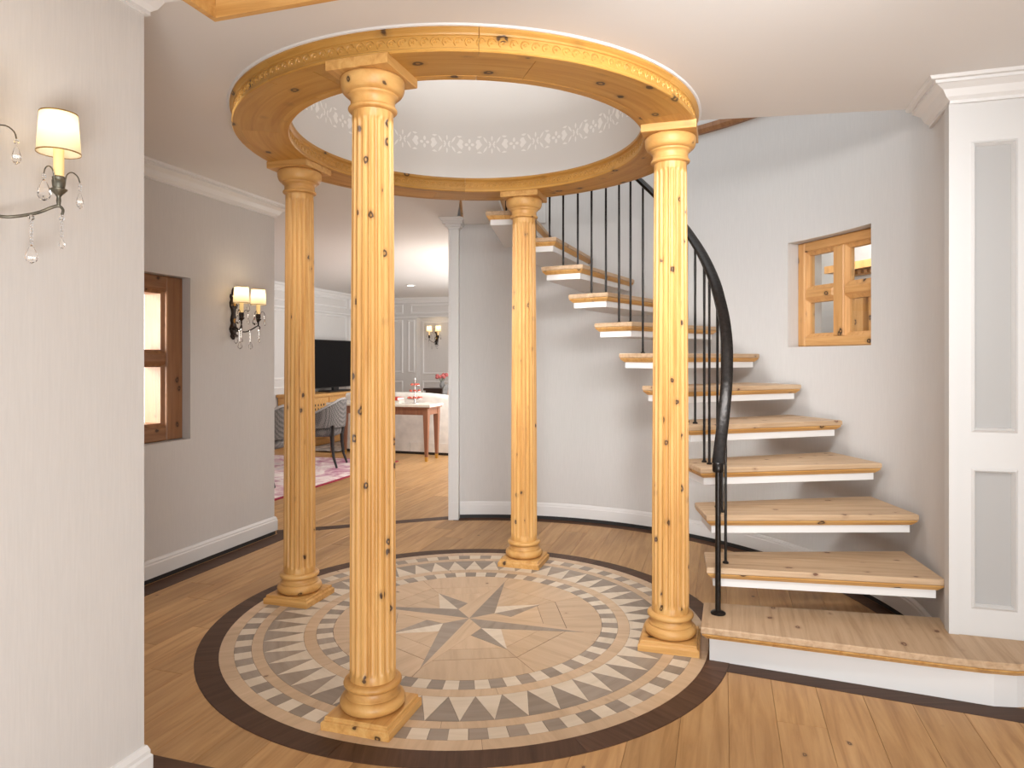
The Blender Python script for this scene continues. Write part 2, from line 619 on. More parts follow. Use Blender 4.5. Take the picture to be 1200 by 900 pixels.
def sector(r0, r1, a0, a1, z, n=6, gap=0.0006, zb=-0.012):
    """ring sector as an inlaid piece; angles in degrees in the medallion's own frame"""
    g0 = math.degrees(gap / max(r0, 0.05)); g1 = math.degrees(gap / r1)
    outer = [((r1 - gap) * math.cos(R(a0 + g1 + (a1 - a0 - 2 * g1) * i / n)), (r1 - gap) * math.sin(R(a0 + g1 + (a1 - a0 - 2 * g1) * i / n))) for i in range(n + 1)]
    inner = [((r0 + gap) * math.cos(R(a0 + g0 + (a1 - a0 - 2 * g0) * i / n)), (r0 + gap) * math.sin(R(a0 + g0 + (a1 - a0 - 2 * g0) * i / n))) for i in range(n + 1)]
    return MB().prism(outer + inner[::-1], zb, z)


def ring_piece(name, mat, r0, r1, ac, aw, z, n=6):
    sector(r0, r1, -aw / 2, aw / 2, z, n).build(name, mat, med, rotz=R(ac))


ZM = 0.0028
base = MB().lathe([(1.246, -0.013), (1.246, 0.0012)], 96)
base.build('backing_disc', 'walnut_strip', med)
for i in range(9):
    ring_piece('rim_segment', 'walnut_strip', 1.149, 1.245, 40 * i + 9, 40, ZM, 12)
for i in range(12):
    ring_piece('band_segment', 'inlay_tan', 1.087, 1.149, 30 * i + 8, 30, ZM, 10)
    ring_piece('band_segment', 'inlay_tan', 0.967, 1.0155, 30 * i, 30, ZM, 10)
    ring_piece('band_segment', 'inlay_tan', 0.733, 0.79, 30 * i + 14, 30, ZM, 10)


def shared_ring(name, mats, proto, count, a_off=0.0):
    for q, mat in enumerate(mats):
        me = None
        for i in range(count):
            ang = R(360 / count * (i + (q * 0.5 if proto is not None else 0)) + a_off)
            if me is None:
                o = proto(q).build(name, mat, med, rotz=ang)
                me = o.data
            else:
                link(name, me, med, None, ang)


h48 = 360 / 48 / 2
shared_ring('check_tile', ['inlay_grey', 'inlay_pale'], lambda q: sector(1.0155, 1.087, -h48 / 2 * (0.98 if q == 0 else 1.02), h48 / 2, ZM, 2), 48)
h36 = 360 / 36 / 2
shared_ring('check_tile', ['inlay_grey', 'inlay_pale'], lambda q: sector(0.657, 0.733, -h36 / 2, h36 / 2, ZM, 2), 36)


def tri(q):
    a = h48
    ro, ri = 0.9665, 0.7905
    P = lambda r, d: (r * math.cos(R(d)), r * math.sin(R(d)))
    if q == 0:   # grey: wide outside
        pts = [P(ri, 0), P(ro, -a * 0.985), P(ro, -a * 0.5), P(ro, 0), P(ro, a * 0.5), P(ro, a * 0.985)]
    else:        # pale: wide inside
        pts = [P(ri, a * 0.98), P(ri, 0), P(ri, -a * 0.98), P(ro * 0.999, 0)]
        pts = [pts[2], pts[3], pts[0], pts[1]]
    return MB().prism(pts, -0.012, ZM)


shared_ring('triangle_tile', ['inlay_grey', 'inlay_pale'], tri, 48)
# centre field: eight sectors, each an inner panel and an outer panel meeting on a chord
for i in range(8):
    a0, a1 = 45 * i, 45 * (i + 1)
    P = lambda r, d: (r * math.cos(R(d)), r * math.sin(R(d)))
    rc = 0.50
    inner = [(0.0006, 0), P(rc, -22.4), P(rc, 22.4)]
    outer = [P(rc + 0.002, -22.4), P(0.6565, -22.4), P(0.6565, -15), P(0.6565, -7.5), P(0.6565, 0), P(0.6565, 7.5), P(0.6565, 15), P(0.6565, 22.4), P(rc + 0.002, 22.4)]
    mid = [P(rc * 0.78, -22.4), P(rc * 0.998, -22.4), P(rc * 0.998, 22.4), P(rc * 0.78, 22.4)]
    inner = [(0.0006, 0), P(rc * 0.776, -22.4), P(rc * 0.776, 22.4)]
    rz = R(22.5 + 45 * i)
    for q in (inner, mid, outer):
        MB().prism(q, -0.012, ZM - 0.0002).build('field_panel', 'inlay_tan', med, rotz=rz)
# the star
P = lambda r, d: (r * math.cos(R(d)), r * math.sin(R(d)))
half = {}
for i in range(4):
    rz = R(90 * i)
    for side, mat in ((-1, 'inlay_grey'), (1, 'inlay_pale')):
        k = ('L', side)
        pts = [(0, 0), P(0.58, 0), P(0.14, 45 * side)]
        if k in half:
            link('star_point', half[k], med, None, rz)
        else:
            if side < 0:
                pts = pts[::-1]
            half[k] = MB().prism(pts, 0.0, ZM + 0.0009).build('star_point', mat if side < 0 else 'inlay_tan', med, rotz=rz).data
        k = ('S', side)
        # edge of the long point from waist (0.14@-45*side... ) to its tip, cut at the short point's shoulder
        pts = [P(0.141, 0), P(0.41, 0), P(0.21, 22 * side)]
        if k in half:
            link('star_point', half[k], med, None, rz + R(45))
        else:
            if side < 0:
                pts = pts[::-1]
            half[k] = MB().prism(pts, 0.0, ZM + 0.0007).build('star_point', mat, med, rotz=rz + R(45)).data

# ================================================================== COLUMNS
NF = 20


def flute_ring(r, depth, z):
    pts = []
    for i in range(NF):
        for q, dd in ((0.0, 0), (0.16, 0), (0.30, 0.72), (0.58, 1.0), (0.86, 0.72)):
            a = 2 * math.pi * (i + q) / NF
            rr = r - depth * dd
            pts.append((rr * math.cos(a), rr * math.sin(a), z))
    return pts


def make_column():
    t = thing('fluted_column', (0, 0, 0), 0, 'x', 'column', None)
    MB().stack([[(sx * a, sy * a, z) for sx, sy in ((-1, -1), (1, -1), (1, 1), (-1, 1))] for a, z in
                ((0.132, 0), (0.132, 0.026), (0.128, 0.030), (0.124, 0.031), (0.122, 0.034), (0.122, 0.042), (0.119, 0.045))]).build('plinth', 'pine_flat', t)
    b = MB()
    prof = []
    for i in range(9):     # big torus
        a = -90 + 180 * i / 8
        prof.append((0.092 + 0.025 * math.cos(R(a)), 0.0695 + 0.0245 * math.sin(R(a))))
    prof += [(0.100, 0.094), (0.100, 0.098), (0.094, 0.103), (0.090, 0.111), (0.089, 0.118), (0.092, 0.122), (0.095, 0.123)]
    for i in range(7):     # small torus
        a = -80 + 170 * i / 6
        prof.append((0.090 + 0.014 * math.cos(R(a)), 0.135 + 0.0125 * math.sin(R(a))))
    prof += [(0.086, 0.149)]
    b.lathe(prof, 40)
    b.build('column_base', 'pine_turned', t, 35)
    s = MB()
    z0, z1 = 0.148, 2.185
    rad = lambda z: 0.0825 - 0.0095 * max(0, (z - 0.5) / 1.7) ** 1.2
    rows = [(z0, 0), (z0 + 0.025, 0), (z0 + 0.032, 0.005), (z0 + 0.045, 0.0105)]
    for i in range(1, 7):
        rows.append((z0 + 0.045 + (z1 - z0 - 0.09) * i / 7, 0.0105))
    rows += [(z1 - 0.048, 0.0105), (z1 - 0.036, 0.005), (z1 - 0.030, 0), (z1, 0)]
    s.stack([flute_ring(rad(z), d, z) for z, d in rows])
    s.build('shaft', 'pine_upright', t, 50)
    c = MB()
    prof = [(0.072, 2.180), (0.080, 2.183)]
    for i in range(7):
        a = -90 + 180 * i / 6
        prof.append((0.0795 + 0.0085 * math.cos(R(a)), 2.192 + 0.0085 * math.sin(R(a))))
    prof += [(0.080, 2.201), (0.079, 2.222), (0.082, 2.230), (0.090, 2.236), (0.091, 2.242), (0.0935, 2.244)]
    for i in range(1, 8):
        a = 90 * i / 7
        prof.append((0.0935 + 0.021 * math.sin(R(a)), 2.244 + 0.036 * (1 - math.cos(R(a)))))
    prof += [(0.1155, 2.292), (0.112, 2.300), (0.104, 2.305)]
    c.lathe(prof, 40)
    c.build('capital', 'pine_turned', t, 35)
    a = 0.120
    MB().stack([[(sx * q, sy * q, z) for sx, sy in ((-1, -1), (1, -1), (1, 1), (-1, 1))] for q, z in ((a - 0.002, 2.304), (a, 2.306), (a, 2.338), (a - 0.001, ZS))]).build('abacus', 'pine_flat', t)
    return t


RC = 0.98
cl = ['fluted pine column nearest the viewer, at the front edge of the medallion',
      'fluted pine column beside the bottom steps of the staircase',
      'fluted pine column at the back, standing before the curved grey wall',
      'fluted pine column at the left, nearest the wall with two small sconces']
col0 = make_column()
for i, a in enumerate((-90, 0, 90, 180)):
    o = col0 if i == 0 else copy_tree(col0)
    p = pol(RC, AX + a)
    o.location = (p.x, p.y, 0.003)
    o.rotation_euler = (0, 0, R(AX + a))
    tag(o, cl[i], 'column', 'fluted pine columns around the medallion')

# ================================================================== RING BEAM
ring = thing('ring_beam', (CX, CY, ZS), R(AX), 'carved round pine ring beam carried on the four columns under the ceiling', 'beam')
zt = ZC - ZS
PO = [(1.06, 0), (1.094, 0), (1.098, 0.004), (1.098, 0.010), (1.092, 0.014), (1.089, 0.015), (1.089, 0.056), (1.094, 0.058), (1.096, 0.064), (1.103, 0.070), (1.106, 0.074), (1.106, zt), (1.06, zt)]
PI = [(0.895, 0), (0.895, zt), (0.848, zt), (0.848, 0.070), (0.855, 0.066), (0.860, 0.060), (0.860, 0.018), (0.854, 0.014), (0.854, 0.004), (0.858, 0)]
PSO = [(0.8945, 0.001), (1.0605, 0.001), (1.0605, 0.03), (0.8945, 0.03)]
for i in range(8):
    a0, a1 = 45 * i + 22.55, 45 * (i + 1) + 22.45
    MB().arc(PO, a0, a1, 14).build('outer_fascia', 'pine_ring', ring, 30)
    MB().arc(PI, a0, a1, 14).build('inner_fascia', 'pine_ring', ring, 30)
    MB().arc(PSO, a0 + 11, a1 + 11, 14).build('soffit_board', 'pine_ring', ring, 30)


def carve_motif(sgn):
    """one link of the carved running scroll: a raised crescent with a small boss, lying in the local XZ plane, relief along +Y"""
    m = MB()
    n = 9
    inn, out = [], []
    for i in range(n + 1):
        a = R(-60 + 230 * i / n)
        wd = 0.0055 * math.sin(math.pi * (i + 0.6) / (n + 1.2)) + 0.0012
        out.append((0.0165 * math.cos(a), 0.0165 * math.sin(a)))
        inn.append(((0.0165 - wd) * math.cos(a), (0.0165 - wd) * math.sin(a)))
    d = 0.0035 * sgn
    k = n + 1
    vs = [(x, 0, z) for x, z in out] + [(x, 0, z) for x, z in inn] + [(0.5 * (a[0] + b[0]), d, 0.5 * (a[1] + b[1])) for a, b in zip(out, inn)]
    fs = []
    for i in range(n):
        fs.append((i, i + 1, 2 * k + i + 1, 2 * k + i))
        fs.append((k + i + 1, k + i, 2 * k + i, 2 * k + i + 1))
    m.add(vs, fs)
    m.stack([[(0.006 * math.cos(R(60 * j)), 0, 0.006 * math.sin(R(60 * j))) for j in range(6)], [(0.003 * math.cos(R(60 * j)), d, 0.003 * math.sin(R(60 * j))) for j in range(6)]])
    return m


step = 0.0385
mo = None
n_out = 0
r0 = 1.089
a = 150.0
while a < 385:
    aa = a - AX            # local angle
    if mo is None:
        o = carve_motif(1).build('carved_scroll', 'pine_ring', ring)
        mo = o.data
    else:
        o = link('carved_scroll', mo, ring)
    o.location = (r0 * math.cos(R(aa)), r0 * math.sin(R(aa)), 0.0355)
    o.rotation_euler = (0, 0, R(aa - 90))
    a += math.degrees(step / r0)
mo = None
r0 = 0.860
a = -25.0
while a < 205:
    aa = a - AX
    if mo is None:
        o = carve_motif(1).build('carved_scroll', 'pine_ring', ring)
        mo = o.data
    else:
        o = link('carved_scroll', mo, ring)
    o.location = (r0 * math.cos(R(aa)), r0 * math.sin(R(aa)), 0.039)
    o.rotation_euler = (0, 0, R(aa + 90))
    a += math.degrees(step / r0)

# ================================================================== CEILING
ce = MB()
BX0, BX1, BY0, BY1 = -7.0, 4.6, -1.2, 15.0


def edge_hit(a):
    dx, dy = math.cos(R(a)), math.sin(R(a))
    t = 1e9
    if dx > 1e-9: t = min(t, (BX1 - CX) / dx)
    if dx < -1e-9: t = min(t, (BX0 - CX) / dx)
    if dy > 1e-9: t = min(t, (BY1 - CY) / dy)
    if dy < -1e-9: t = min(t, (BY0 - CY) / dy)
    return (CX + dx * t, CY + dy * t)


corner_a = [math.degrees(math.atan2(y - CY, x - CX)) % 360 for x, y in ((BX0, BY0), (BX1, BY0), (BX0, BY1), (BX1, BY1))]
T_OPEN0, T_OPEN1 = 96.2, 351.0


def ceil_sector(a0, a1, rin):
    ang = sorted(set([a0, a1] + [a0 + (a1 - a0) * i / 60 for i in range(61)] + [c for c in corner_a if a0 < c < a1]))
    inn = [tuple(pol(rin, a))[:2] for a in ang]
    out = [edge_hit(a) for a in ang]
    for i in range(len(ang) - 1):
        q = [inn[i], out[i], out[i + 1], inn[i + 1]]
        ce.prism(q, ZC, ZC + 0.24)


ceil_sector(T_OPEN0, T_OPEN1, 1.09)
ceil_sector(86.0, T_OPEN0, WR + 0.16)
ce.M = Matrix.Translation((CX, CY, 0))
ce.arc([(0.862, ZC), (1.0905, ZC), (1.0905, ZC + 0.24), (0.862, ZC + 0.24)], 0, 360, 90)
ce.M = Matrix.Identity(4)
ceiling = struct(ce.build('ceiling', 'ceiling_paint'))
# dome over the ring
do = MB()
prof = [(0.8475, ZC - 0.004), (0.8475, 2.75)]
for i in range(1, 15):
    a = 90 * i / 14
    prof.append((max(0.0015, 0.8475 * math.cos(R(a)) ** 0.8), 2.75 + 0.85 * math.sin(R(a))))
do.M = Matrix.Translation((CX, CY, 0))
rings = prof
do.lathe(prof, 96, cap0=False, cap1=True)
dome = do.build('ceiling_dome', 'dome_paint', ceiling, 60)
# thin white bead where the ring meets the ceiling
wb = MB()
wb.M = Matrix.Translation((CX, CY, 0))
wb.arc([(1.105, ZC - 0.007), (1.112, ZC - 0.006), (1.116, ZC), (1.105, ZC)], T_OPEN0 - 0, T_OPEN1, 80)
wb.build('ceiling_bead', 'white_paint', ceiling)

# stencilled frieze inside the dome: thin painted shapes wrapped on the wall
ZF, RFZ = 2.630, 0.8475


def dome_r(z):
    s = min(1, max(0, (z - 2.75) / 0.85))
    return 0.8475 * max(0.0, math.cos(math.asin(s))) ** 0.8 if z > 2.75 else 0.8475


def stencil(shapes):
    m = MB()
    for pts in shapes:
        front, back = [], []
        for x, y in pts:
            z = ZF + y * 1.15
            r = dome_r(z) - 0.0012
            th = x / RFZ
            front.append((r * math.cos(th), r * math.sin(th), z))
            r2 = r + 0.004
            back.append((r2 * math.cos(th), r2 * math.sin(th), z))
        m.stack([back, front])
    return m


def ell(cx, cy, rx, ry, n=10, rot=0.0):
    return [(cx + rx * math.cos(t) * math.cos(rot) - ry * math.sin(t) * math.sin(rot), cy + rx * math.cos(t) * math.sin(rot) + ry * math.sin(t) * math.cos(rot)) for t in [2 * math.pi * i / n for i in range(n)]]


def cres(cx, cy, r, a0, a1, wd, n=7):
    o = [(cx + r * math.cos(R(a0 + (a1 - a0) * i / n)), cy + r * math.sin(R(a0 + (a1 - a0) * i / n))) for i in range(n + 1)]
    i_ = [(cx + (r - wd * math.sin(math.pi * i / n) - 0.001) * math.cos(R(a0 + (a1 - a0) * i / n)), cy + (r - wd * math.sin(math.pi * i / n) - 0.001) * math.sin(R(a0 + (a1 - a0) * i / n))) for i in range(n + 1)]
    return o + i_[::-1]


def flower(sg):
    body = [(0.022, 0.0), (0.010, 0.016), (0.004, 0.028), (-0.012, 0.026), (-0.020, 0.014), (-0.012, 0.002), (-0.020, -0.012), (-0.010, -0.027), (0.002, -0.020), (0.010, -0.012)]
    body = [(x * sg, y) for x, y in body]
    sh = [body]
    for a0, a1 in ((65, 105), (115, 170), (190, 245), (255, 295)):
        if sg > 0:
            c = cres(0.008, 0, 0.047, 180 - a0, 180 - a1, 0.010)
        else:
            c = cres(-0.008, 0, 0.047, a0, a1, 0.010)
        sh.append(c)
    return sh


dots = [ell(0, 0.020, 0.008, 0.012), ell(0, -0.020, 0.008, 0.012), ell(-0.019, 0, 0.011, 0.008), ell(0.019, 0, 0.011, 0.008)]
butter = [ell(0, 0.034, 0.005, 0.014), ell(0, -0.034, 0.005, 0.014), ell(-0.012, 0, 0.008, 0.0035), ell(0.012, 0, 0.008, 0.0035),
          ell(-0.014, 0.010, 0.004, 0.010, rot=0.7), ell(0.014, 0.010, 0.004, 0.010, rot=-0.7), ell(-0.014, -0.010, 0.004, 0.010, rot=-0.7), ell(0.014, -0.010, 0.004, 0.010, rot=0.7)]
NP = 19
mesh_c = {}
for i in range(NP):
    for nm, shp, offs in (('stencil_flower', flower(1), -0.082), ('stencil_dots', dots, 0.0 - 0.14), ('stencil_flower', flower(-1), -0.198), ('stencil_scroll', butter, 0.0)):
        key = (nm, offs)
        a = 360 / NP * i + 84 + math.degrees(offs / RFZ)
        if key not in mesh_c:
            o = stencil(shp).build(nm, 'stencil_white', dome)
            mesh_c[key] = o.data
        else:
            o = link(nm, mesh_c[key], dome)
        o.location = (CX, CY, 0)
        o.rotation_euler = (0, 0, R(a))

# wooden trim on the ceiling near the entrance
fr = thing('ceiling_coffer', (-0.905, 2.085, ZS), R(AX), 'square cornered pine trim fixed to the ceiling, mostly out of view above', 'ceiling trim')
MB().box(-0.020, 1.2, 0.0, 0.020, 0, 0.0868).build('trim_board', 'pine_flat', fr)
MB().box(-0.020, 0.0, -1.2, -0.0003, 0, 0.0868).build('trim_board', 'pine_flat', fr)

# ================================================================== WALLS
# ---- curved stair wall with the window niche
NA0, NA1, NZ0, NZ1 = 7.4, 25.2, 1.372, 2.030
cw = MB()
cw.M = Matrix.Translation((CX, CY, 0))


def curved(a0, a1, z0, z1, n, th=0.30):
    rings = []
    for i in range(n + 1):
        a = a0 + (a1 - a0) * i / n
        r = wall_r(a)
        ca, sa = math.cos(R(a)), math.sin(R(a))
        rings.append([(r * ca, r * sa, z0), ((r + th) * ca, (r + th) * sa, z0), ((r + th) * ca, (r + th) * sa, z1), (r * ca, r * sa, z1)])
    cw.stack(rings)


curved(-15.9, NA0, 0, 5.0, 14)
curved(NA0, NA1, 0, NZ0, 10)
curved(NA0, NA1, NZ1, 5.0, 10)
curved(NA1, 95.6, 0, 5.0, 40)
wall_stair = struct(cw.build('wall_stair', 'wallpaper', None, 25))
arc_path = [tuple(pol(wall_r(a), a))[:2] for a in [-12 + 107.6 * i / 60 for i in range(61)]]
BB = [(0, 0.03), (0.017, 0.03), (0.017, 0.105), (0.013, 0.112), (0.013, 0.120), (0.006, 0.132), (0, 0.134)]
KK = [(0, 0), (0.006, 0), (0.006, 0.03), (0, 0.03)]
struct(sweep(arc_path, BB).build('baseboard_stair', 'white_paint', None, 25))
struct(sweep(arc_path, KK).build('trim_1', 'kick_black', None, 25))
# upper storey band of the stairwell, standing a little proud of the wall below
struct(sweep([tuple(pol(WR, a))[:2] for a in [77 + 18.4 * i / 12 for i in range(13)]], [(0, 2.395), (0.014, 2.395), (0.014, 2.90), (0, 2.90)]).build('trim_2', 'wallpaper', None, 25))
ledge = sweep([tuple(pol(WR, a))[:2] for a in [14 + 81 * i / 40 for i in range(41)]], [(0, 2.905), (0.03, 2.905), (0.045, 2.93), (0.045, 2.96), (0, 2.96)]).build('wall_ledge', 'backlit_and_dark_pine', None, 25)
tag(ledge, 'dark wooden ledge running along the stairwell wall high above the stairs', 'ledge', None, 'thing')

# ---- panelled pier at the right
PC0 = Vector((1.80, 2.79, 0))
pier = MB()
pier.M = Matrix.Translation(PC0) @ Matrix.Rotation(R(AX), 4, 'Z')
# face with two recessed panels built from stiles and rails (front face at y=0, back at .3)
x0, xa, xb, x1 = 0.02, 0.080, 0.214, 0.30
zs = [0.0, 0.300, 0.842, 1.015, 2.165, ZC + 0.3]
pier.box(x0, xa, 0, 0.3, 0, zs[5])
pier.box(xb, x1, 0, 0.3, 0, zs[5])
for z0, z1 in ((zs[0], zs[1]), (zs[2], zs[3]), (zs[4], zs[5])):
    pier.box(xa, xb, 0, 0.3, z0, z1)
xc, xd = 0.38, 0.514
pier.box(x1, xc, 0, 0.3, 0, zs[5])
pier.box(xd, 1.5, 0, 0.3, 0, zs[5])
for z0, z1 in ((zs[0], zs[1]), (zs[2], zs[3]), (zs[4], zs[5])):
    pier.box(xc, xd, 0, 0.3, z0, z1)
wall_right = struct(pier.build('wall_right', 'white_paint_dimmed'))
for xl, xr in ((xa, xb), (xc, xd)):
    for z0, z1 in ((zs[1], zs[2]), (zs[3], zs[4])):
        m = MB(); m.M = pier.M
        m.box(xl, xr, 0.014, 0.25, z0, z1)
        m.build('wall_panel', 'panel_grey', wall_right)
        m = MB(); m.M = pier.M
        # bevelled moulding round the panel
        e = 0.014
        o4 = [(xl - e, z0 - e), (xr + e, z0 - e), (xr + e, z1 + e), (xl - e, z1 + e)]
        mid4 = [(xl - e * .3, z0 - e * .3), (xr + e * .3, z0 - e * .3), (xr + e * .3, z1 + e * .3), (xl - e * .3, z1 + e * .3)]
        i4 = [(xl + 0.005, z0 + 0.005), (xr - 0.005, z0 + 0.005), (xr - 0.005, z1 - 0.005), (xl + 0.005, z1 - 0.005)]
        m.stack([[(x, 0.0, z) for x, z in o4], [(x, -0.007, z) for x, z in mid4], [(x, 0.0135, z) for x, z in i4]], False, False)
        m.build('panel_moulding', 'white_paint_dimmed', wall_right)
# narrow corner bead
m = MB(); m.M = pier.M
m.box(-0.014, 0.022, -0.006, 0.055, 0, zs[5])
m.build('corner_bead', 'white_paint_dimmed', wall_right)
# side wall out of view to the right, closing the hall
rw = MB()
rw.M = pier.M
rw.box(1.5, 1.7, -5.2, 0.3, 0, ZC)
struct(rw.build('wall_east', 'wallpaper'))
# crown
CR = [(0, -0.09), (0.012, -0.09), (0.012, -0.078), (0.026, -0.066), (0.040, -0.040), (0.066, -0.024), (0.072, -0.024), (0.072, -0.012), (0.088, -0.012), (0.094, -0.002), (0.094, 0.0), (0, 0.0)]
CRZ = [(d * 1.15, ZC + z) for d, z in CR]
pe = PC0 + U * 1.5
cpath = [(pe.x, pe.y), (PC0.x, PC0.y)] + [tuple(pol(wall_r(a), a))[:2] for a in (-13, -9)]
# travelling so that the room lies to the left
struct(sweep(cpath[::-1], [(-d, z) for d, z in CRZ][::-1]).build('trim_3', 'white_paint'))

# ---- near left wall (solid block)
lw = MB()
lw.M = Matrix.Translation(FGC) @ Matrix.Rotation(R(AX), 4, 'Z')
lw.box(-2.6, 0, -2.6, 0, 0, ZC)
wall_left = struct(lw.build('wall_left', 'wallpaper'))
p0 = FGC - U * 2.0
p2 = FGC - V * 2.58
lp = [(p0.x, p0.y), (FGC.x, FGC.y), (p2.x, p2.y)]
CRL = [(d, ZC + z) for d, z in CR]
struct(sweep(lp, CRL).build('trim_4', 'white_paint'))
BBL = [(0, 0.0), (0.017, 0.0), (0.017, 0.098), (0.012, 0.105), (0.012, 0.116), (0.006, 0.131), (0, 0.133)]
struct(sweep(lp, BBL).build('baseboard_left', 'white_paint'))

# ---- alcove wall with window
AW = W1 - U * 0.017                      # wall face
aw = MB()
aw.M = Matrix.Translation(AW) @ Matrix.Rotation(R(AX), 4, 'Z')     # local x = U (into the room), local y = V
wy0, wy1, wz0, wz1 = -1.78, -0.832, 0.80, 1.80
TH = 0.34
aw.box(-TH, 0, -4.5, 0.0, 0, wz0)
aw.box(-TH, 0, -4.5, 0.0, wz1, ZC)
aw.box(-TH, 0, -4.5, wy0, wz0, wz1)
aw.box(-TH, 0, wy1, 0.0, wz0, wz1)
wall_alcove = struct(aw.build('wall_alcove', 'wallpaper'))
e0 = AW + U * 0.0
e1 = AW - V * 4.0
e_ = AW - U * TH
ap = [(e_.x, e_.y), (e0.x, e0.y), (e1.x, e1.y)]
struct(sweep(ap, CRL).build('trim_5', 'white_paint'))
struct(sweep(ap, BB).build('baseboard_alcove', 'white_paint'))
struct(sweep(ap, KK).build('trim_6', 'kick_black'))


def casement(name, M, w_, h_, mats, depth0, depth1, stile=0.055, mid=0.055, rail=0.06, glass=True):
    """frame with 2 x 2 panes in a local frame: x along, y into the wall, z up"""
    par = bpy.data.objects.new(name, None)
    COL.objects.link(par)
    par.matrix_world = M
    struct(par)
    up, ho = mats

    def bev(x0, x1, z0, z1, nm, mt):
        b = MB()
        e = 0.006
        b.stack([[(x0, depth1, z0), (x1, depth1, z0), (x1, depth1, z1), (x0, depth1, z1)],
                 [(x0, depth0 + e, z0), (x1, depth0 + e, z0), (x1, depth0 + e, z1), (x0, depth0 + e, z1)],
                 [(x0 + e, depth0, z0 + e), (x1 - e, depth0, z0 + e), (x1 - e, depth0, z1 - e), (x0 + e, depth0, z1 - e)]])
        b.build(nm, mt, par)
    bev(0, stile, 0, h_, 'frame_stile', up)
    bev(w_ - stile, w_, 0, h_, 'frame_stile', up)
    bev(stile, w_ - stile, 0, rail, 'frame_rail', ho)
    bev(stile, w_ - stile, h_ - rail, h_, 'frame_rail', ho)
    bev(w_ / 2 - mid / 2, w_ / 2 + mid / 2, rail, h_ - rail, 'mullion', up)
    cells = [(stile, w_ / 2 - mid / 2), (w_ / 2 + mid / 2, w_ - stile)]
    zm = h_ * 0.5
    for x0, x1 in cells:
        for z0, z1 in ((rail, zm - 0.03), (zm + 0.03, h_ - rail)):
            # inner sash moulding, stepped back
            s = 0.022
            b = MB()
            o4 = [(x0, z0), (x1, z0), (x1, z1), (x0, z1)]
            i4 = [(x0 + s, z0 + s), (x1 - s, z0 + s), (x1 - s, z1 - s), (x0 + s, z1 - s)]
            dA, dB = depth0 + 0.012, depth0 + 0.026
            b.stack([[(x, dA, z) for x, z in o4], [(x, dB, z) for x, z in i4], [(x, depth1, z) for x, z in i4], [(x, depth1, z) for x, z in o4]], False, False)
            b.add([(x, dA, z) for x, z in o4] + [(x, depth1, z) for x, z in o4], [(0, 1, 5, 4), (1, 2, 6, 5), (2, 3, 7, 6), (3, 0, 4, 7)])
            b.build('sash_moulding', up, par)
            g = MB()
            g.box(x0 + s - 0.004, x1 - s + 0.004, depth0 + 0.036, depth0 + 0.040, z0 + s - 0.004, z1 - s + 0.004)
            g.build('pane', 'window_glass', par)
        b = MB()
        e = 0.012
        b.stack([[(x0, depth1, zm - 0.03), (x1, depth1, zm - 0.03), (x1, depth1, zm + 0.03), (x0, depth1, zm + 0.03)],
                 [(x0, depth0 + e, zm - 0.03), (x1, depth0 + e, zm - 0.03), (x1, depth0 + e, zm + 0.03), (x0, depth0 + e, zm + 0.03)],
                 [(x0 + e, depth0, zm - 0.03 + e), (x1 - e, depth0, zm - 0.03 + e), (x1 - e, depth0, zm + 0.03 - e), (x0 + e, depth0, zm + 0.03 - e)]])
        b.build('glazing_bar', ho, par)
    return par


# alcove window: local x along V, y into the wall (-U), z up
Mw = Matrix((( V.x, -U.x, 0, 0), (V.y, -U.y, 0, 0), (0, 0, 1, 0), (0, 0, 0, 1)))
pw0 = AW + V * (wy0 + 0.002)
Mw.translation = (pw0.x, pw0.y, wz0 + 0.002)
win1 = casement('window_1', Mw, wy1 - wy0 - 0.004, wz1 - wz0 - 0.004, ('backlit_and_dark_pine', 'backlit_pine_rail'), 0.055, 0.20, stile=0.13, mid=0.07, rail=0.085)

# stair window: chord frame in the niche
pA, pB = pol(WR + 0.085, NA1, NZ0), pol(WR + 0.085, NA0, NZ0)
ex = (pB - pA)
wlen = ex.length
ex.normalize()
ey = Vector((-ex.y, ex.x, 0))
if ey.dot(pA - Vector((CX, CY, NZ0))) < 0:
    ey = -ey
Mw2 = Matrix(((ex.x, ey.x, 0, pA.x), (ex.y, ey.y, 0, pA.y), (0, 0, 1, NZ0 + 0.002), (0, 0, 0, 1)))
win2 = casement('window_2', Mw2, wlen, NZ1 - NZ0 - 0.004, ('window_pine', 'window_pine_rail'), 0.0, 0.06, stile=0.062, mid=0.085, rail=0.06)
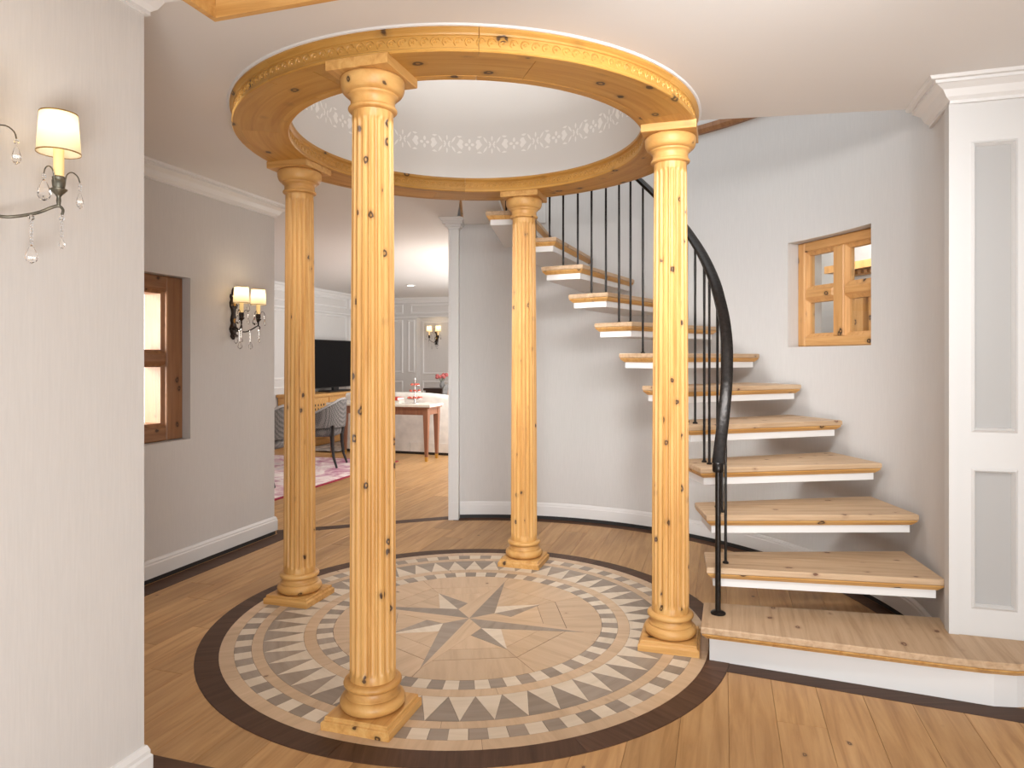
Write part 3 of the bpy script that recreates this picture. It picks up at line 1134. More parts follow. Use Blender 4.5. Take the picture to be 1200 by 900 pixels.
# room beyond the stair window: a pale wall and a pine pilaster with a cornice
br = MB()
br.M = Mw2
br.box(-2.1, 1.2, 1.25, 1.35, -1.37, 1.4)
br.box(-2.1, -2.0, 0.36, 1.25, -1.37, 1.4)
br.box(1.1, 1.2, 0.36, 1.25, -1.37, 1.4)
br.box(-2.1, 1.2, 0.30, 1.35, 1.4, 1.5)
br.box(-2.1, 1.2, 0.30, 1.35, -1.47, -1.372)
struct(br.build('wall_back_room', 'wallpaper'))
pt = thing('pine_pilaster', (0, 0, 0), 0, 'orange pine pilaster with dentilled cornice seen through the stair window', 'pilaster')
pt.matrix_world = Mw2
xo = -0.60
for nm, dims, mt in (('pilaster_shaft', (xo, xo + 0.17, 0.92, 1.249, -1.36, 0.43), 'window_pine'), ('pilaster_shaft', (xo + 0.19, xo + 0.75, 0.95, 1.249, -1.36, 0.43), 'window_pine'), ('pilaster_cap', (xo - 0.02, xo + 0.8, 0.89, 1.249, 0.431, 0.475), 'window_pine'), ('frieze_board', (xo - 0.01, xo + 0.8, 0.90, 1.249, 0.476, 0.535), 'white_paint'), ('cornice', (xo - 0.09, xo + 0.8, 0.80, 1.249, 0.575, 0.63), 'window_pine'), ('cornice_bed', (xo - 0.03, xo + 0.8, 0.87, 1.249, 0.536, 0.5745), 'window_pine')):
    MB().box(*dims).build(nm, mt, pt)
for i in range(12):
    MB().box(xo - 0.02 + 0.055 * i, xo + 0.01 + 0.055 * i, 0.845, 0.869, 0.545, 0.570).build('dentil', 'window_pine', pt)
pl = bpy.data.lights.new('back_room_fill', 'POINT')  # unseen fill added to brighten the room behind the stair window
pl.energy = 45
pl.shadow_soft_size = 0.15
po = bpy.data.objects.new('back_room_fill', pl)
COL.objects.link(po)
po.location = Mw2 @ Vector((-0.2, 0.62, 1.0))

# ---- doorway jamb where the curved wall ends
jb = MB()
jp = pol(WR, 95.8)
jb.M = Matrix.Translation((-0.505, 5.50, 0)) @ Matrix.Rotation(R(-4), 4, 'Z')
jb.box(0, 0.075, 0, 0.30, 0.0, ZC - 0.0)
jb.box(-0.006, 0.012, -0.012, 0.31, 0.0, ZC - 0.09)
jb.box(0.0, 0.075, -0.010, 0.0, 0.0, 0.14)
struct(jb.build('trim_7', 'white_paint'))
jc = MB()
jc.M = jb.M
for e, z0, z1 in ((0.012, ZC - 0.085, ZC - 0.070), (0.028, ZC - 0.070, ZC - 0.050), (0.048, ZC - 0.050, ZC - 0.028), (0.062, ZC - 0.028, ZC - 0.012), (0.075, ZC - 0.012, ZC - 0.0005)):
    jc.box(-e, 0.075 + e * 0.8, -e, 0.30, z0, z1)
struct(jc.build('trim_8', 'white_paint'))

# ================================================================== STAIRCASE
stair = thing('staircase', (CX, CY, 0), 0, 'curved open staircase with thick pine treads on white boxes against the curved wall', 'staircase')
TH0 = lambda n: -21.2 + 9.47 * (n - 2)


def tread_poly(n):
    a = TH0(n) + (2.0 if n == 2 else 0)
    L2 = lambda r, d: (r * math.cos(R(d)), r * math.sin(R(d)))
    ro = 2.125 if n > 2 else 2.105
    return [L2(1.142, a), L2(ro, TH0(n) + 6.2 - 0.42 * (n - 2)), L2(ro, TH0(n) + 18.0 - 0.5 * (n - 2)), L2(1.142, TH0(n) + 14.6)]


def build_tread(poly, zt_, box_h, nm='tread', mat='tread_pine', box=None):
    """poly ccw in the stair's own plan frame; built in a frame with x along the front edge so that the grain follows the tread"""
    ang = math.atan2(poly[1][1] - poly[0][1], poly[1][0] - poly[0][0])
    ca, sa = math.cos(-ang), math.sin(-ang)
    rot = lambda p: (p[0] * ca - p[1] * sa, p[0] * sa + p[1] * ca)
    q = [rot(p) for p in poly]
    prof = [(0.004, 0.0), (0.0, -0.004), (0.0, -0.024), (0.003, -0.027)]
    rings = []
    for d, z in prof[::-1]:
        rings.append([(x, y, z) for x, y in (inset(q, d) if d else q)])
    t = MB().stack(rings).build(nm, mat, stair, loc=(0, 0, zt_), rotz=ang)
    mp_ = [(0.007, -0.0272), (0.004, -0.030), (0.0045, -0.034), (0.008, -0.038), (0.009, -0.0385), (0.014, -0.044), (0.021, -0.050), (0.022, -0.0522)]
    MB().stack([[(x, y, z) for x, y in inset(q, d)] for d, z in mp_[::-1]]).build('nosing_moulding', 'pine_flat', t)
    b = MB()
    qi = [rot(p) for p in box] if box else inset(q, 0.028)
    b.stack([[(x, y, -0.0525 - box_h) for x, y in qi], [(x, y, -0.0525) for x, y in qi]])
    b.build('tread_box', 'white_paint', t)
    return t


# bottom step, wider and rounded at its right end
wp = [(0.885, 3.15), (0.79, 2.855), (1.20, 2.715), (1.60, 2.578), (1.76, 2.528), (1.86, 2.508), (1.97, 2.508), (2.09, 2.535), (2.22, 2.61), (2.32, 2.73), (2.36, 2.88), (1.88, 2.96)]
wb_ = [(0.925, 3.115), (0.850, 2.938), (1.20, 2.795), (1.60, 2.632), (1.74, 2.572), (1.80, 2.548), (1.88, 2.540), (1.98, 2.548), (2.08, 2.578), (2.20, 2.645), (2.29, 2.75), (2.32, 2.86), (1.88, 2.93)]
build_tread([(x - CX, y - CY) for x, y in wp], 0.176, 0.122, box=[(x - CX, y - CY) for x, y in wb_])
for n in range(2, 14):
    build_tread(tread_poly(n), RISE * n - (0.008 if n == 2 else 0), 0.036)

# ---- railing
rail = thing('stair_railing', (CX, CY, 0), 0, 'black wrought iron stair railing with thin balusters and a curved handrail', 'railing')
key = [(-19.6, 1.190, 0.835), (-18.6, 1.200, 0.93), (-17.3, 1.211, 1.03), (-15.0, 1.224, 1.16), (-12.4, 1.232, 1.27), (-10.0, 1.236, 1.375), (-7.0, 1.234, 1.485), (-3.5, 1.228, 1.59), (0, 1.225, 1.68), (6, 1.222, 1.805), (12, 1.222, 1.92), (20, 1.222, 2.075), (29, 1.222, 2.24), (38, 1.222, 2.41)]
for a in range(44, 110, 6):
    key.append((a, 1.222, 2.41 + 0.0203 * (a - 38)))


def rail_z(a):
    for (a0, _, z0), (a1, _, z1) in zip(key, key[1:]):
        if a0 <= a <= a1:
            return z0 + (z1 - z0) * (a - a0) / (a1 - a0)
    return key[-1][2]


def cat(pts, k=3):
    out = []
    n = len(pts)
    for i in range(n - 1):
        p0, p1, p2, p3 = pts[max(i - 1, 0)], pts[i], pts[i + 1], pts[min(i + 2, n - 1)]
        for j in range(k):
            t = j / k
            out.append(0.5 * ((2 * p1) + (p2 - p0) * t + (2 * p0 - 5 * p1 + 4 * p2 - p3) * t * t + (3 * p1 - p0 - 3 * p2 + p3) * t ** 3))
    out.append(pts[-1])
    return out


hp = cat([Vector((r * math.cos(R(a)), r * math.sin(R(a)), z)) for a, r, z in key])
hm = MB()
rings = []
for i, p in enumerate(hp):
    t = (hp[min(i + 1, len(hp) - 1)] - hp[max(i - 1, 0)]).normalized()
    rad = Vector((p.x, p.y, 0)).normalized()
    e1 = (rad - t * rad.dot(t)).normalized()
    e2 = t.cross(e1)
    rings.append([tuple(p + e1 * 0.026 * x + e2 * 0.014 * y) for x, y in ((-1, -0.6), (-0.6, -1), (0.6, -1), (1, -0.6), (1, 0.5), (0.55, 1), (-0.55, 1), (-1, 0.5))])
hm.stack(rings)
hm.build('handrail', 'iron', rail, 40)
# newel
nl = MB()
na, nr = -19.6, 1.190
nx, ny = nr * math.cos(R(na)), nr * math.sin(R(na))
nl.lathe([(0.0125, 0.176), (0.0125, 0.80), (0.015, 0.802)], 10, (nx, ny, 0))
nl.build('newel_post', 'iron', rail, 40)
MB().lathe([(0.022, 0.800), (0.025, 0.806), (0.025, 0.832), (0.020, 0.842)], 12, (nx, ny, 0)).build('newel_collar', 'iron', rail, 40)
MB().lathe([(0.033, 0.1765), (0.033, 0.182), (0.024, 0.188), (0.013, 0.190)], 14, (nx, ny, 0)).build('foot_plate', 'iron', rail, 40)
bal = [-14.8, -7.8, -2.8, 3.5, 6.8, 12, 16.2, 20.8, 25.4, 30.1, 35, 39.7, 43.9, 48.6, 53.6, 58.3, 63.2, 67.7, 72.4, 77.1, 81.8, 86.5]
foot = None
for a in bal:
    n = max(k for k in range(1, 15) if TH0(k) <= a + 0.4)
    z0 = RISE * n - (0.008 if n == 2 else 0)
    z1 = rail_z(a) - 0.004
    rr = 1.222
    x, y = rr * math.cos(R(a)), rr * math.sin(R(a))
    b = MB()
    rows = 14
    prof = [(0.0068 + random.uniform(-0.0006, 0.0006), z0 + (z1 - z0) * i / rows) for i in range(rows + 1)]
    b.lathe([(r_, z - z0) for r_, z in prof], 8)
    bo = b.build('baluster', 'iron', rail, 60, loc=(x, y, z0))
    if foot is None:
        f_ = MB().lathe([(0.014, 0.0005), (0.014, 0.006), (0.008, 0.011)], 10).build('foot_plate', 'iron', bo, 40)
        foot = f_.data
    else:
        link('foot_plate', foot, bo)

# ================================================================== SCONCES
def crystal_drop(m, x, y, z, h, wd):
    """faceted pear drop hanging down from z"""
    m.lathe([(0.0008, z), (wd * 0.18, z - h * 0.12), (wd * 0.38, z - h * 0.40), (wd * 0.5, z - h * 0.66), (wd * 0.36, z - h * 0.88), (0.001, z - h)], 7, (x, y, 0))


def bead(m, x, y, z, r):
    m.lathe([(0.0006, z + r), (r * 0.9, z + r * 0.4), (r * 0.9, z - r * 0.4), (0.0006, z - r)], 6, (x, y, 0))


def make_sconce(light=2.2, metal='bronze', arm=0.085):
    t = thing('wall_sconce', (0, 0, 0), 0, 'x', 'wall lamp')
    # ornate backplate: cartouche outline with scrolls
    out = [(0.0, -0.098), (0.014, -0.090), (0.024, -0.076), (0.018, -0.060), (0.027, -0.044), (0.034, -0.026), (0.026, -0.006), (0.018, 0.012), (0.024, 0.034), (0.019, 0.056), (0.012, 0.078), (0.017, 0.104), (0.030, 0.126), (0.032, 0.150), (0.022, 0.172), (0.030, 0.190), (0.026, 0.206), (0.012, 0.212), (0.008, 0.236), (0.0, 0.253)]
    loop = out + [(-x, z) for x, z in out[-2:0:-1]]
    b = MB()
    b.stack([[(x, 0.002, z) for x, z in loop], [(x, 0.012, z) for x, z in loop], [(x * 0.72, 0.020, 0.07 + (z - 0.07) * 0.93) for x, z in loop]])
    for sx in (-1, 1):
        for zz, rr in ((-0.075, 0.012), (-0.03, 0.016), (0.125, 0.015), (0.195, 0.012)):
            pts = [(sx * (0.020 + rr * math.cos(R(an)) * (1 - an / 700)), 0.018, zz + rr * math.sin(R(an)) * (1 - an / 700)) for an in range(0, 400, 40)]
            b.tube(pts, 0.004, 6)
    b.build('backplate', metal, t, 40)
    for zz, rr in ((0.148, 0.016), (0.03, 0.013)):
        MB().lathe([(rr, 0.0), (rr * 0.8, 0.006), (rr * 0.3, 0.010)], 12).build('mirror_boss', 'amber', t).matrix_local = Matrix.Translation((0, 0.016, zz)) @ Matrix.Rotation(R(-90), 4, 'X') @ Matrix.Diagonal((1, 1.5, 1, 1))
    for sx in (-1, 1):
        ax, ay = sx * arm, 0.142
        pts = cat([Vector(q) for q in ((sx * 0.006, 0.015, -0.005), (sx * 0.016, 0.040, -0.036), (sx * 0.036, 0.075, -0.045), (ax * 0.68, 0.108, -0.028), (ax * 0.9, 0.132, -0.008), (ax, ay, -0.002), (ax + sx * 0.006, 0.150, -0.012), (ax + sx * 0.004, 0.148, -0.026))], 4)
        arm_m = MB().tube(pts, [0.0042] * (len(pts) - 8) + [0.0036] * 8, 8)
        arm_o = arm_m.build('arm', metal, t, 50)
        cup = MB().lathe([(0.004, -0.002), (0.006, 0.012), (0.005, 0.022), (0.009, 0.028), (0.020, 0.040), (0.021, 0.043), (0.014, 0.046), (0.016, 0.056), (0.0165, 0.066), (0.015, 0.068), (0.016, 0.074), (0.013, 0.078)], 16, (ax, ay, 0)).build('candle_cup', metal, t, 40)
        MB().lathe([(0.0125, 0.076), (0.0130, 0.10), (0.0125, 0.19), (0.004, 0.196)], 14, (ax, ay, 0)).build('candle_sleeve', 'wax', t, 40)
        sh = MB()
        nseg = 36
        zb_, zt_ = 0.141, 0.246
        prof = [(0.052, zb_), (0.0445, zt_), (0.0437, zt_), (0.0512, zb_)]
        rings = [[(ax + r * math.cos(2 * math.pi * i / nseg), ay + r * math.sin(2 * math.pi * i / nseg), z) for i in range(nseg)] for r, z in (prof[0], prof[1])]
        sh.stack(rings, False, False)
        so = sh.build('lamp_shade', 'lamp_shade', t, 60)
        for r, z in ((0.0521, zb_), (0.0446, zt_)):
            tr = MB()
            tr.lathe([(r, z - 0.0018), (r + 0.0008, z - 0.0018), (r + 0.0008, z + 0.0018), (r, z + 0.0018)], nseg, (ax, ay, 0), False, False)
            tr.build('shade_trim', 'gold_trim', so, 60)
        # hooks and crystals
        for k, (hx, hy) in enumerate(((1, 0.25), (-1, 0.25))):
            d = Vector((hx, hy, 0)).normalized()
            c0 = Vector((ax, ay, 0))
            pts = cat([c0 + d * 0.014 + Vector((0, 0, 0.050)), c0 + d * 0.020 + Vector((0, 0, 0.085)), c0 + d * 0.034 + Vector((0, 0, 0.096)), c0 + d * 0.048 + Vector((0, 0, 0.088)), c0 + d * 0.054 + Vector((0, 0, 0.072))], 3)
            MB().tube(pts, 0.0017, 6).build('crystal_hook', metal, t, 60)
            e = pts[-1]
            m = MB()
            bead(m, e.x, e.y, e.z - 0.008, 0.006)
            if k == 0:
                crystal_drop(m, e.x, e.y, e.z - 0.015, 0.058, 0.034)
            else:
                bead(m, e.x, e.y, e.z - 0.020, 0.005)
                crystal_drop(m, e.x, e.y, e.z - 0.026, 0.045, 0.020)
            m.build('crystal_pendant', 'crystal', t)
        for (px, py, pz), nb, dh, dw in (((ax * 0.62, 0.105, -0.034), 7, 0.050, 0.032), ((ax + sx * 0.004, 0.148, -0.028), 5, 0.030, 0.016)):
            m = MB()
            z = pz - 0.006
            bead(m, px, py, z, 0.0085)
            z -= 0.012
            for i in range(nb):
                bead(m, px, py, z, 0.0046)
                z -= 0.0092
            crystal_drop(m, px, py, z + 0.004, dh, dw)
            m.build('crystal_chain', 'crystal', t)
        if light:
            ld = bpy.data.lights.new('bulb', 'POINT')
            ld.energy = light
            ld.color = (1.0, 0.80, 0.52)
            ld.shadow_soft_size = 0.012
            lo = bpy.data.objects.new('bulb', ld)
            COL.objects.link(lo)
            lo.parent = t
            lo.location = (ax, ay, 0.208)
    for sx in (-1, 1):
        pts = cat([Vector(q) for q in ((sx * 0.010, 0.018, 0.150), (sx * 0.018, 0.045, 0.185), (sx * 0.032, 0.072, 0.192), (sx * 0.044, 0.088, 0.178), (sx * 0.047, 0.092, 0.160))], 3)
        MB().tube(pts, 0.002, 6).build('crystal_hook', metal, t, 60)
        m = MB()
        bead(m, sx * 0.047, 0.092, 0.152, 0.007)
        crystal_drop(m, sx * 0.047, 0.092, 0.143, 0.050, 0.024)
        m.build('crystal_pendant', 'crystal', t)
    m = MB()
    crystal_drop(m, 0, 0.030, -0.075, 0.050, 0.026)
    bead(m, 0, 0.030, -0.072, 0.006)
    m.build('crystal_pendant', 'crystal', t)
    return t


sc0 = make_sconce(0.26, 'bronze', 0.125)
wp_ = FGC - V * 0.494
sc0.location = (wp_.x, wp_.y, 1.672)
sc0.scale = (0.9, 0.9, 0.9)
sc0.rotation_euler = (0, 0, R(AX - 90))
tag(sc0, 'large bronze wall sconce with cream shade and crystal drops on the near left wall', 'wall lamp', 'two-arm shaded wall sconces')
sc1 = make_sconce(0.5, 'bronze_dark')
wp_ = AW - V * 0.452
sc1.location = (wp_.x, wp_.y, 1.524)
sc1.rotation_euler = (0, 0, R(AX - 90))
tag(sc1, 'dark two-light wall sconce with crystal drops beside the brown alcove window', 'wall lamp', 'two-arm shaded wall sconces')

# ================================================================== LIVING ROOM
LWC = Vector((-2.95, 11.8, 0))
cor = Vector((-2.59, 12.96, 0))
lv = MB()
lv.M = Matrix.Translation(cor) @ Matrix.Rotation(R(AX), 4, 'Z')      # x = U along the far wall, y = V
lv.box(-0.3, 0.0, -8.2, 0.3, 0, ZC)
wall_living = struct(lv.build('wall_living', 'wallpaper'))
fw = MB()
fw.M = lv.M
nx0 = 0.85                                   # niche starts here
fw.box(0.0, nx0, 0.0, 0.6, 0, ZC)
fw.box(nx0, 4.2, 0.15, 0.6, 0, 2.06)
fw.box(nx0, 4.2, 0.0, 0.6, 2.06, ZC)
wall_far = struct(fw.build('wall_far', 'wallpaper'))


def moulding(par, M, plane, a0, a1, z0, z1, wd=0.035):
    """picture-frame moulding on a wall; plane 'x' = in the far wall (local x,z at local y), 'y' = on the left wall"""
    kind, off = plane
    m = MB(); m.M = M
    o4 = [(a0, z0), (a1, z0), (a1, z1), (a0, z1)]
    def ins(q):
        return [(a0 + q, z0 + q), (a1 - q, z0 + q), (a1 - q, z1 - q), (a0 + q, z1 - q)]
    P3 = (lambda a, z, d: (a, off - d, z)) if kind == 'x' else (lambda a, z, d: (off + d, a, z))
    m.stack([[P3(a, z, 0.0) for a, z in o4], [P3(a, z, 0.014) for a, z in ins(wd * 0.25)], [P3(a, z, 0.014) for a, z in ins(wd * 0.75)], [P3(a, z, 0.0) for a, z in ins(wd)]], False, False)
    m.build('panel_moulding', 'white_paint', par)


for a0, a1 in ((0.04, 0.58), (0.73, 1.75)):
    moulding(wall_far, lv.M, ('x', 0.0), a0, a1, 2.13, 2.31)
moulding(wall_far, lv.M, ('x', 0.0), 0.04, 0.575, 1.03, 2.02)
moulding(wall_far, lv.M, ('x', 0.0), 0.675, 0.82, 1.03, 2.02)
moulding(wall_far, lv.M, ('x', 0.0), 0.04, 0.575, 0.20, 0.88)
moulding(wall_far, lv.M, ('x', 0.15), 0.90, 1.70, 1.00, 2.00)
moulding(wall_far, lv.M, ('x', 0.15), 0.90, 1.70, 0.20, 0.88)
m = MB(); m.M = lv.M
m.box(0.0, 4.2, -0.03, 0.0, 2.062, 2.082)
m.build('picture_rail', 'white_paint', wall_far)
m = MB(); m.M = lv.M
m.box(0.0, 0.03, -8.0, 0.0, 2.062, 2.082)
m.build('picture_rail', 'white_paint', wall_living)
for y0, y1 in ((-0.95, -0.12), (-2.2, -1.05), (-3.3, -2.3), (-4.4, -3.4), (-5.5, -4.5)):
    moulding(wall_living, lv.M, ('y', 0.0), y0, y1, 2.16, 2.34)
    moulding(wall_living, lv.M, ('y', 0.0), y0, y1, 0.98, 2.04)
    moulding(wall_living, lv.M, ('y', 0.0), y0, y1, 0.20, 0.88)
ca = cor + U * 4.0
cb = cor - V * 8.0
struct(sweep([(ca.x, ca.y), (cor.x, cor.y), (cb.x, cb.y)], [(d * 0.9, z) for d, z in CRL]).build('trim_9', 'white_paint'))
struct(sweep([(ca.x, ca.y), (cor.x, cor.y), (cb.x, cb.y)], BBL).build('baseboard_living', 'white_paint'))
# right side of the living room, hidden behind the curved wall but closing the space
rl = MB()
rl.M = lv.M
rl.box(4.2, 4.4, -5.2, 0.6, 0, ZC)
struct(rl.build('wall_living_right', 'wallpaper'))
# near side of the living room left of the doorway
ln_ = MB()
ln_.M = Matrix.Translation(AW) @ Matrix.Rotation(R(AX), 4, 'Z')
ln_.box(-3.2, -TH - 0.002, -0.3, 0.0, 0, ZC)
struct(ln_.build('wall_living_near', 'wallpaper'))

# recessed ceiling spotlight
sp = thing('ceiling_spotlight', (-1.56, 10.5, ZC), 0, 'small round recessed spotlight in the living room ceiling', 'spotlight')
MB().lathe([(0.065, -0.010), (0.07, -0.006), (0.07, 0.0)], 20).build('spot_rim', 'white_paint', sp)
MB().lathe([(0.045, -0.012), (0.045, -0.0105)], 16).build('spot_lens', 'spot_glow', sp)

# far sconce
sc2 = copy_tree(sc1)
q = lv.M @ Vector((1.197, 0.15, 0))
sc2.location = (q.x, q.y, 1.645)
sc2.rotation_euler = (0, 0, R(AX + 180))
sc2.scale = (1.05, 1.05, 1.05)
tag(sc2, 'small lit sconce on the far panelled wall of the living room', 'wall lamp', 'two-arm shaded wall sconces')

# rugs
rg = thing('area_rug', (-1.43, 8.6, 0.001), R(AX), 'faded pink and purple rug under the dark chairs in the living room', 'rug')
MB().prism([(-2.3, -3.4), (-0.035, -3.4), (-0.035, -0.035), (-2.3, -0.035)], 0, 0.012, 0.004).build('rug_pile', 'rug_pile', rg)
m = MB()
m.box(-0.0345, 0, -3.4, 0, 0, 0.010)
m.box(-2.3, -0.0345, -0.0345, 0, 0, 0.010)
m.build('rug_border', 'rug_edge', rg)
rg2 = MB()
rg2.M = Matrix.Translation((-2.62, 10.35, 0.001)) @ Matrix.Rotation(R(AX), 4, 'Z')
rg2.prism([(-0.13, -0.75), (0.42, -0.75), (0.42, 0.45), (-0.13, 0.45)], 0, 0.012, 0.004)
tag(rg2.build('hearth_rug', 'rug_grey'), 'grey patterned rug before the pine television cabinet', 'rug', None, 'thing')

# television cabinet, against the left wall
cabp = cor - V * 1.85
cab = thing('television_cabinet', (cabp.x, cabp.y, 0), R(AX), 'orange pine cabinet with pierced doors under the television', 'cabinet')
cd, cl_, chh = 0.52, 2.3, 0.765
m = MB()
m.box(0.02, cd - 0.02, -cl_ / 2, cl_ / 2, 0.0, chh - 0.04)
m.build('cabinet_body', 'cabinet_pine', cab)
MB().box(0.015, cd + 0.02, -cl_ / 2 - 0.03, cl_ / 2 + 0.03, chh - 0.04, chh).build('cabinet_top', 'cabinet_pine', cab)
MB().box(0.02, cd, -cl_ / 2 - 0.01, cl_ / 2 + 0.01, 0.0, 0.08).build('cabinet_plinth', 'cabinet_pine', cab)
nd = 4
for i in range(nd):
    y0 = -cl_ / 2 + cl_ * i / nd + 0.02
    y1 = -cl_ / 2 + cl_ * (i + 1) / nd - 0.02
    d_ = MB()
    d_.box(cd - 0.0195, cd - 0.004, y0, y1, 0.10, chh - 0.06)
    do_ = d_.build('cabinet_door', 'cabinet_pine', cab)
    hm_ = MB()
    for a in range(5):
        for b_ in range(4):
            yy = y0 + 0.12 + a * (y1 - y0 - 0.24) / 4
            zz = 0.60 - b_ * 0.06
            hm_.add([(cd - 0.0025, yy + 0.016 * math.cos(R(60 * k)), zz + 0.020 * math.sin(R(60 * k))) for k in range(6)] + [(cd - 0.01, yy + 0.016 * math.cos(R(60 * k)), zz + 0.020 * math.sin(R(60 * k))) for k in range(6)], [(0, 1, 2, 3, 4, 5)] + [(k, (k + 1) % 6, 6 + (k + 1) % 6, 6 + k) for k in range(6)])
    hm_.build('door_piercing', 'speaker_dark', do_)
tv = thing('television', (cabp.x + U.x * 0.27, cabp.y + U.y * 0.27, chh), R(AX), 'flat black television standing on the pine cabinet', 'television')
MB().prism([(-0.11, -0.32), (0.11, -0.32), (0.11, 0.32), (-0.11, 0.32)], 0.0, 0.02, 0.004).build('stand', 'black_plastic', tv)
MB().box(-0.02, 0.02, -0.08, 0.08, 0.02, 0.075).build('stand_neck', 'black_plastic', tv)
MB().box(-0.022, 0.022, -0.72, 0.72, 0.065, 0.83).build('bezel', 'black_plastic', tv)
MB().box(0.0222, 0.0235, -0.708, 0.708, 0.077, 0.818).build('screen', 'black_screen', tv)


# tub chairs
def make_chair():
    t = thing('tub_chair', (0, 0, 0), 0, 'x', 'chair')
    # local: faces +x
    prof = []
    n = 18
    sh = MB()
    rings = []
    for i in range(n + 1):
        th = -118 + 236 * i / n            # 0 = straight back (-x)
        a = R(180 + th)
        k = abs(th) / 118
        top = 0.80 - 0.25 * max(0, (k - 0.15) / 0.85) ** 1.2
        bot = 0.47
        rx, ry = 0.265, 0.27
        lean = 0.035
        c, s = math.cos(a), math.sin(a)
        xo_ = 0.09 * max(0, k - 0.6)
        def pt(r, z, c=c, s=s, xo_=xo_):
            f_ = 1 + lean * (z - bot) / 0.3
            return ((rx + r) * c * f_ + xo_, (ry + r) * s * f_, z)
        rings.append([pt(-0.022, bot), pt(0.022, bot), pt(0.028, (bot + top) / 2), pt(0.026, top - 0.012), pt(0.012, top), pt(-0.012, top), pt(-0.026, top - 0.012), pt(-0.024, (bot + top) / 2)])
    sh.stack(rings)
    bo = sh.build('backrest', 'chair_fabric', t, 50)
    pp = [Vector(((r[4][0] + r[5][0]) / 2, (r[4][1] + r[5][1]) / 2, r[4][2] + 0.002)) for r in rings]
    MB().tube(pp, 0.017, 8).build('piping', 'chair_piping', bo, 60)
    st = MB()
    loop = [(0.24 * math.copysign(abs(math.cos(R(a))) ** 0.6, math.cos(R(a))), 0.235 * math.copysign(abs(math.sin(R(a))) ** 0.6, math.sin(R(a)))) for a in range(0, 360, 15)]
    st.stack([[(x * f_ + 0.02, y * f_, z) for x, y in loop] for f_, z in ((0.93, 0.365), (1.0, 0.38), (1.02, 0.42), (1.0, 0.46), (0.92, 0.485), (0.6, 0.497))])
    st.build('seat', 'chair_fabric', t, 50)
    for sx, sy in ((1, 1), (1, -1), (-1, 1), (-1, -1)):
        x, y = sx * 0.205 + 0.01, sy * 0.20
        k = 0.06 if sx < 0 else 0.02
        pts = [(x, y, 0.375), (x - 0.004, y, 0.26), (x + sx * k * 0.35, y + sy * 0.005, 0.12), (x + sx * k, y + sy * 0.012, 0.0)]
        MB().tube(pts, [0.024, 0.021, 0.017, 0.013], 8).build('leg', 'chair_dark', t, 50)
    for sy in (1, -1):
        MB().tube([(-0.20, sy * 0.205, 0.37), (-0.215, sy * 0.225, 0.50)], [0.022, 0.018], 8).build('back_post', 'chair_dark', t, 50)
    return t


ch0 = make_chair()
ch0.location = (-2.30, 8.22, 0.014)
ch0.rotation_euler = (0, 0, R(178))
tag(ch0, 'grey patterned tub chair in front of the pine cabinet, curved arm fully in view', 'chair', 'tub chairs on the pink rug')
ch1 = copy_tree(ch0)
ch1.location = (-2.58, 7.02, 0.014)
ch1.rotation_euler = (0, 0, R(172))
tag(ch1, 'grey patterned tub chair cut off by the edge of the alcove wall', 'chair', 'tub chairs on the pink rug')

# sofa seen from behind
so = thing('sofa', (-2.35, 9.60, 0), R(AX), 'long cream upholstered sofa seen from behind, beyond the console table', 'sofa')
bk = MB()
rings = []
ns = 16
Ls = 2.75
for i in range(ns + 1):
    x = Ls * i / ns
    k = max(0, (x - 1.15) / (Ls - 1.15))
    top = 0.83 - 0.10 * min(1, k * 1.6) ** 1.2
    e = 0.02 if i in (0, ns) else 0.0
    rings.append([(x, 0.0 + e, 0.06), (x, 0.0 + e, top - 0.05), (x, 0.025 + e, top - 0.015), (x, 0.07, top - e), (x, 0.16, top - e), (x, 0.21, top - 0.03), (x, 0.22, 0.06)])
bk.stack(rings)
bk.build('sofa_back', 'sofa_cream', so, 50)
MB().box(0.0, Ls, 0.23, 0.92, 0.10, 0.42).build('sofa_seat', 'sofa_cream', so)
for x in (0.0, Ls - 0.2):
    MB().box(x, x + 0.2, 0.225, 0.92, 0.09, 0.62).build('sofa_arm', 'sofa_cream', so)
for x0, x1 in ((0.0, 1.01), (1.015, Ls)):
    MB().box(x0, x1, -0.012, -0.001, 0.035, 0.16).build('sofa_skirt', 'sofa_cream', so)
MB().box(0.01, Ls - 0.01, 0.0, 0.9, 0.0, 0.034).build('sofa_plinth', 'chair_dark', so)

# console table
ct = thing('console_table', (-1.12, 8.55, 0), R(AX), 'dark red wooden console table with pale top behind the cream sofa', 'table')
MB().prism([(-1.38, 0.0), (0.10, 0.0), (0.10, 0.42), (-1.38, 0.42)], 0.688, 0.72, 0.006).build('table_top', 'cream_top', ct)
MB().prism([(-1.37, 0.005), (0.09, 0.005), (0.09, 0.415), (-1.37, 0.415)], 0.672, 0.687).build('top_edge', 'table_wood', ct)
m = MB()
m.box(-1.34, 0.05, 0.03, 0.055, 0.585, 0.671)
m.box(-1.34, 0.05, 0.365, 0.39, 0.585, 0.671)
m.box(0.03, 0.055, 0.056, 0.364, 0.585, 0.671)
m.build('apron', 'table_wood', ct)
for x in (0.03, -1.32):
    for y in (0.05, 0.37):
        l = MB()
        for z0, z1, w0, w1 in ((0.06, 0.671, 0.017, 0.034),):
            l.stack([[(x + sx * w_, y + sy * w_, z) for sx, sy in ((-1, -1), (1, -1), (1, 1), (-1, 1))] for z, w_ in ((z0, w0), (0.60, w1), (z1, w1))])
        lo_ = l.build('leg', 'table_wood', ct)
        MB().stack([[(x + sx * w_, y + sy * w_, z) for sx, sy in ((-1, -1), (1, -1), (1, 1), (-1, 1))] for z, w_ in ((0, 0.014), (0.0595, 0.017))]).build('brass_tip', 'brass', lo_)


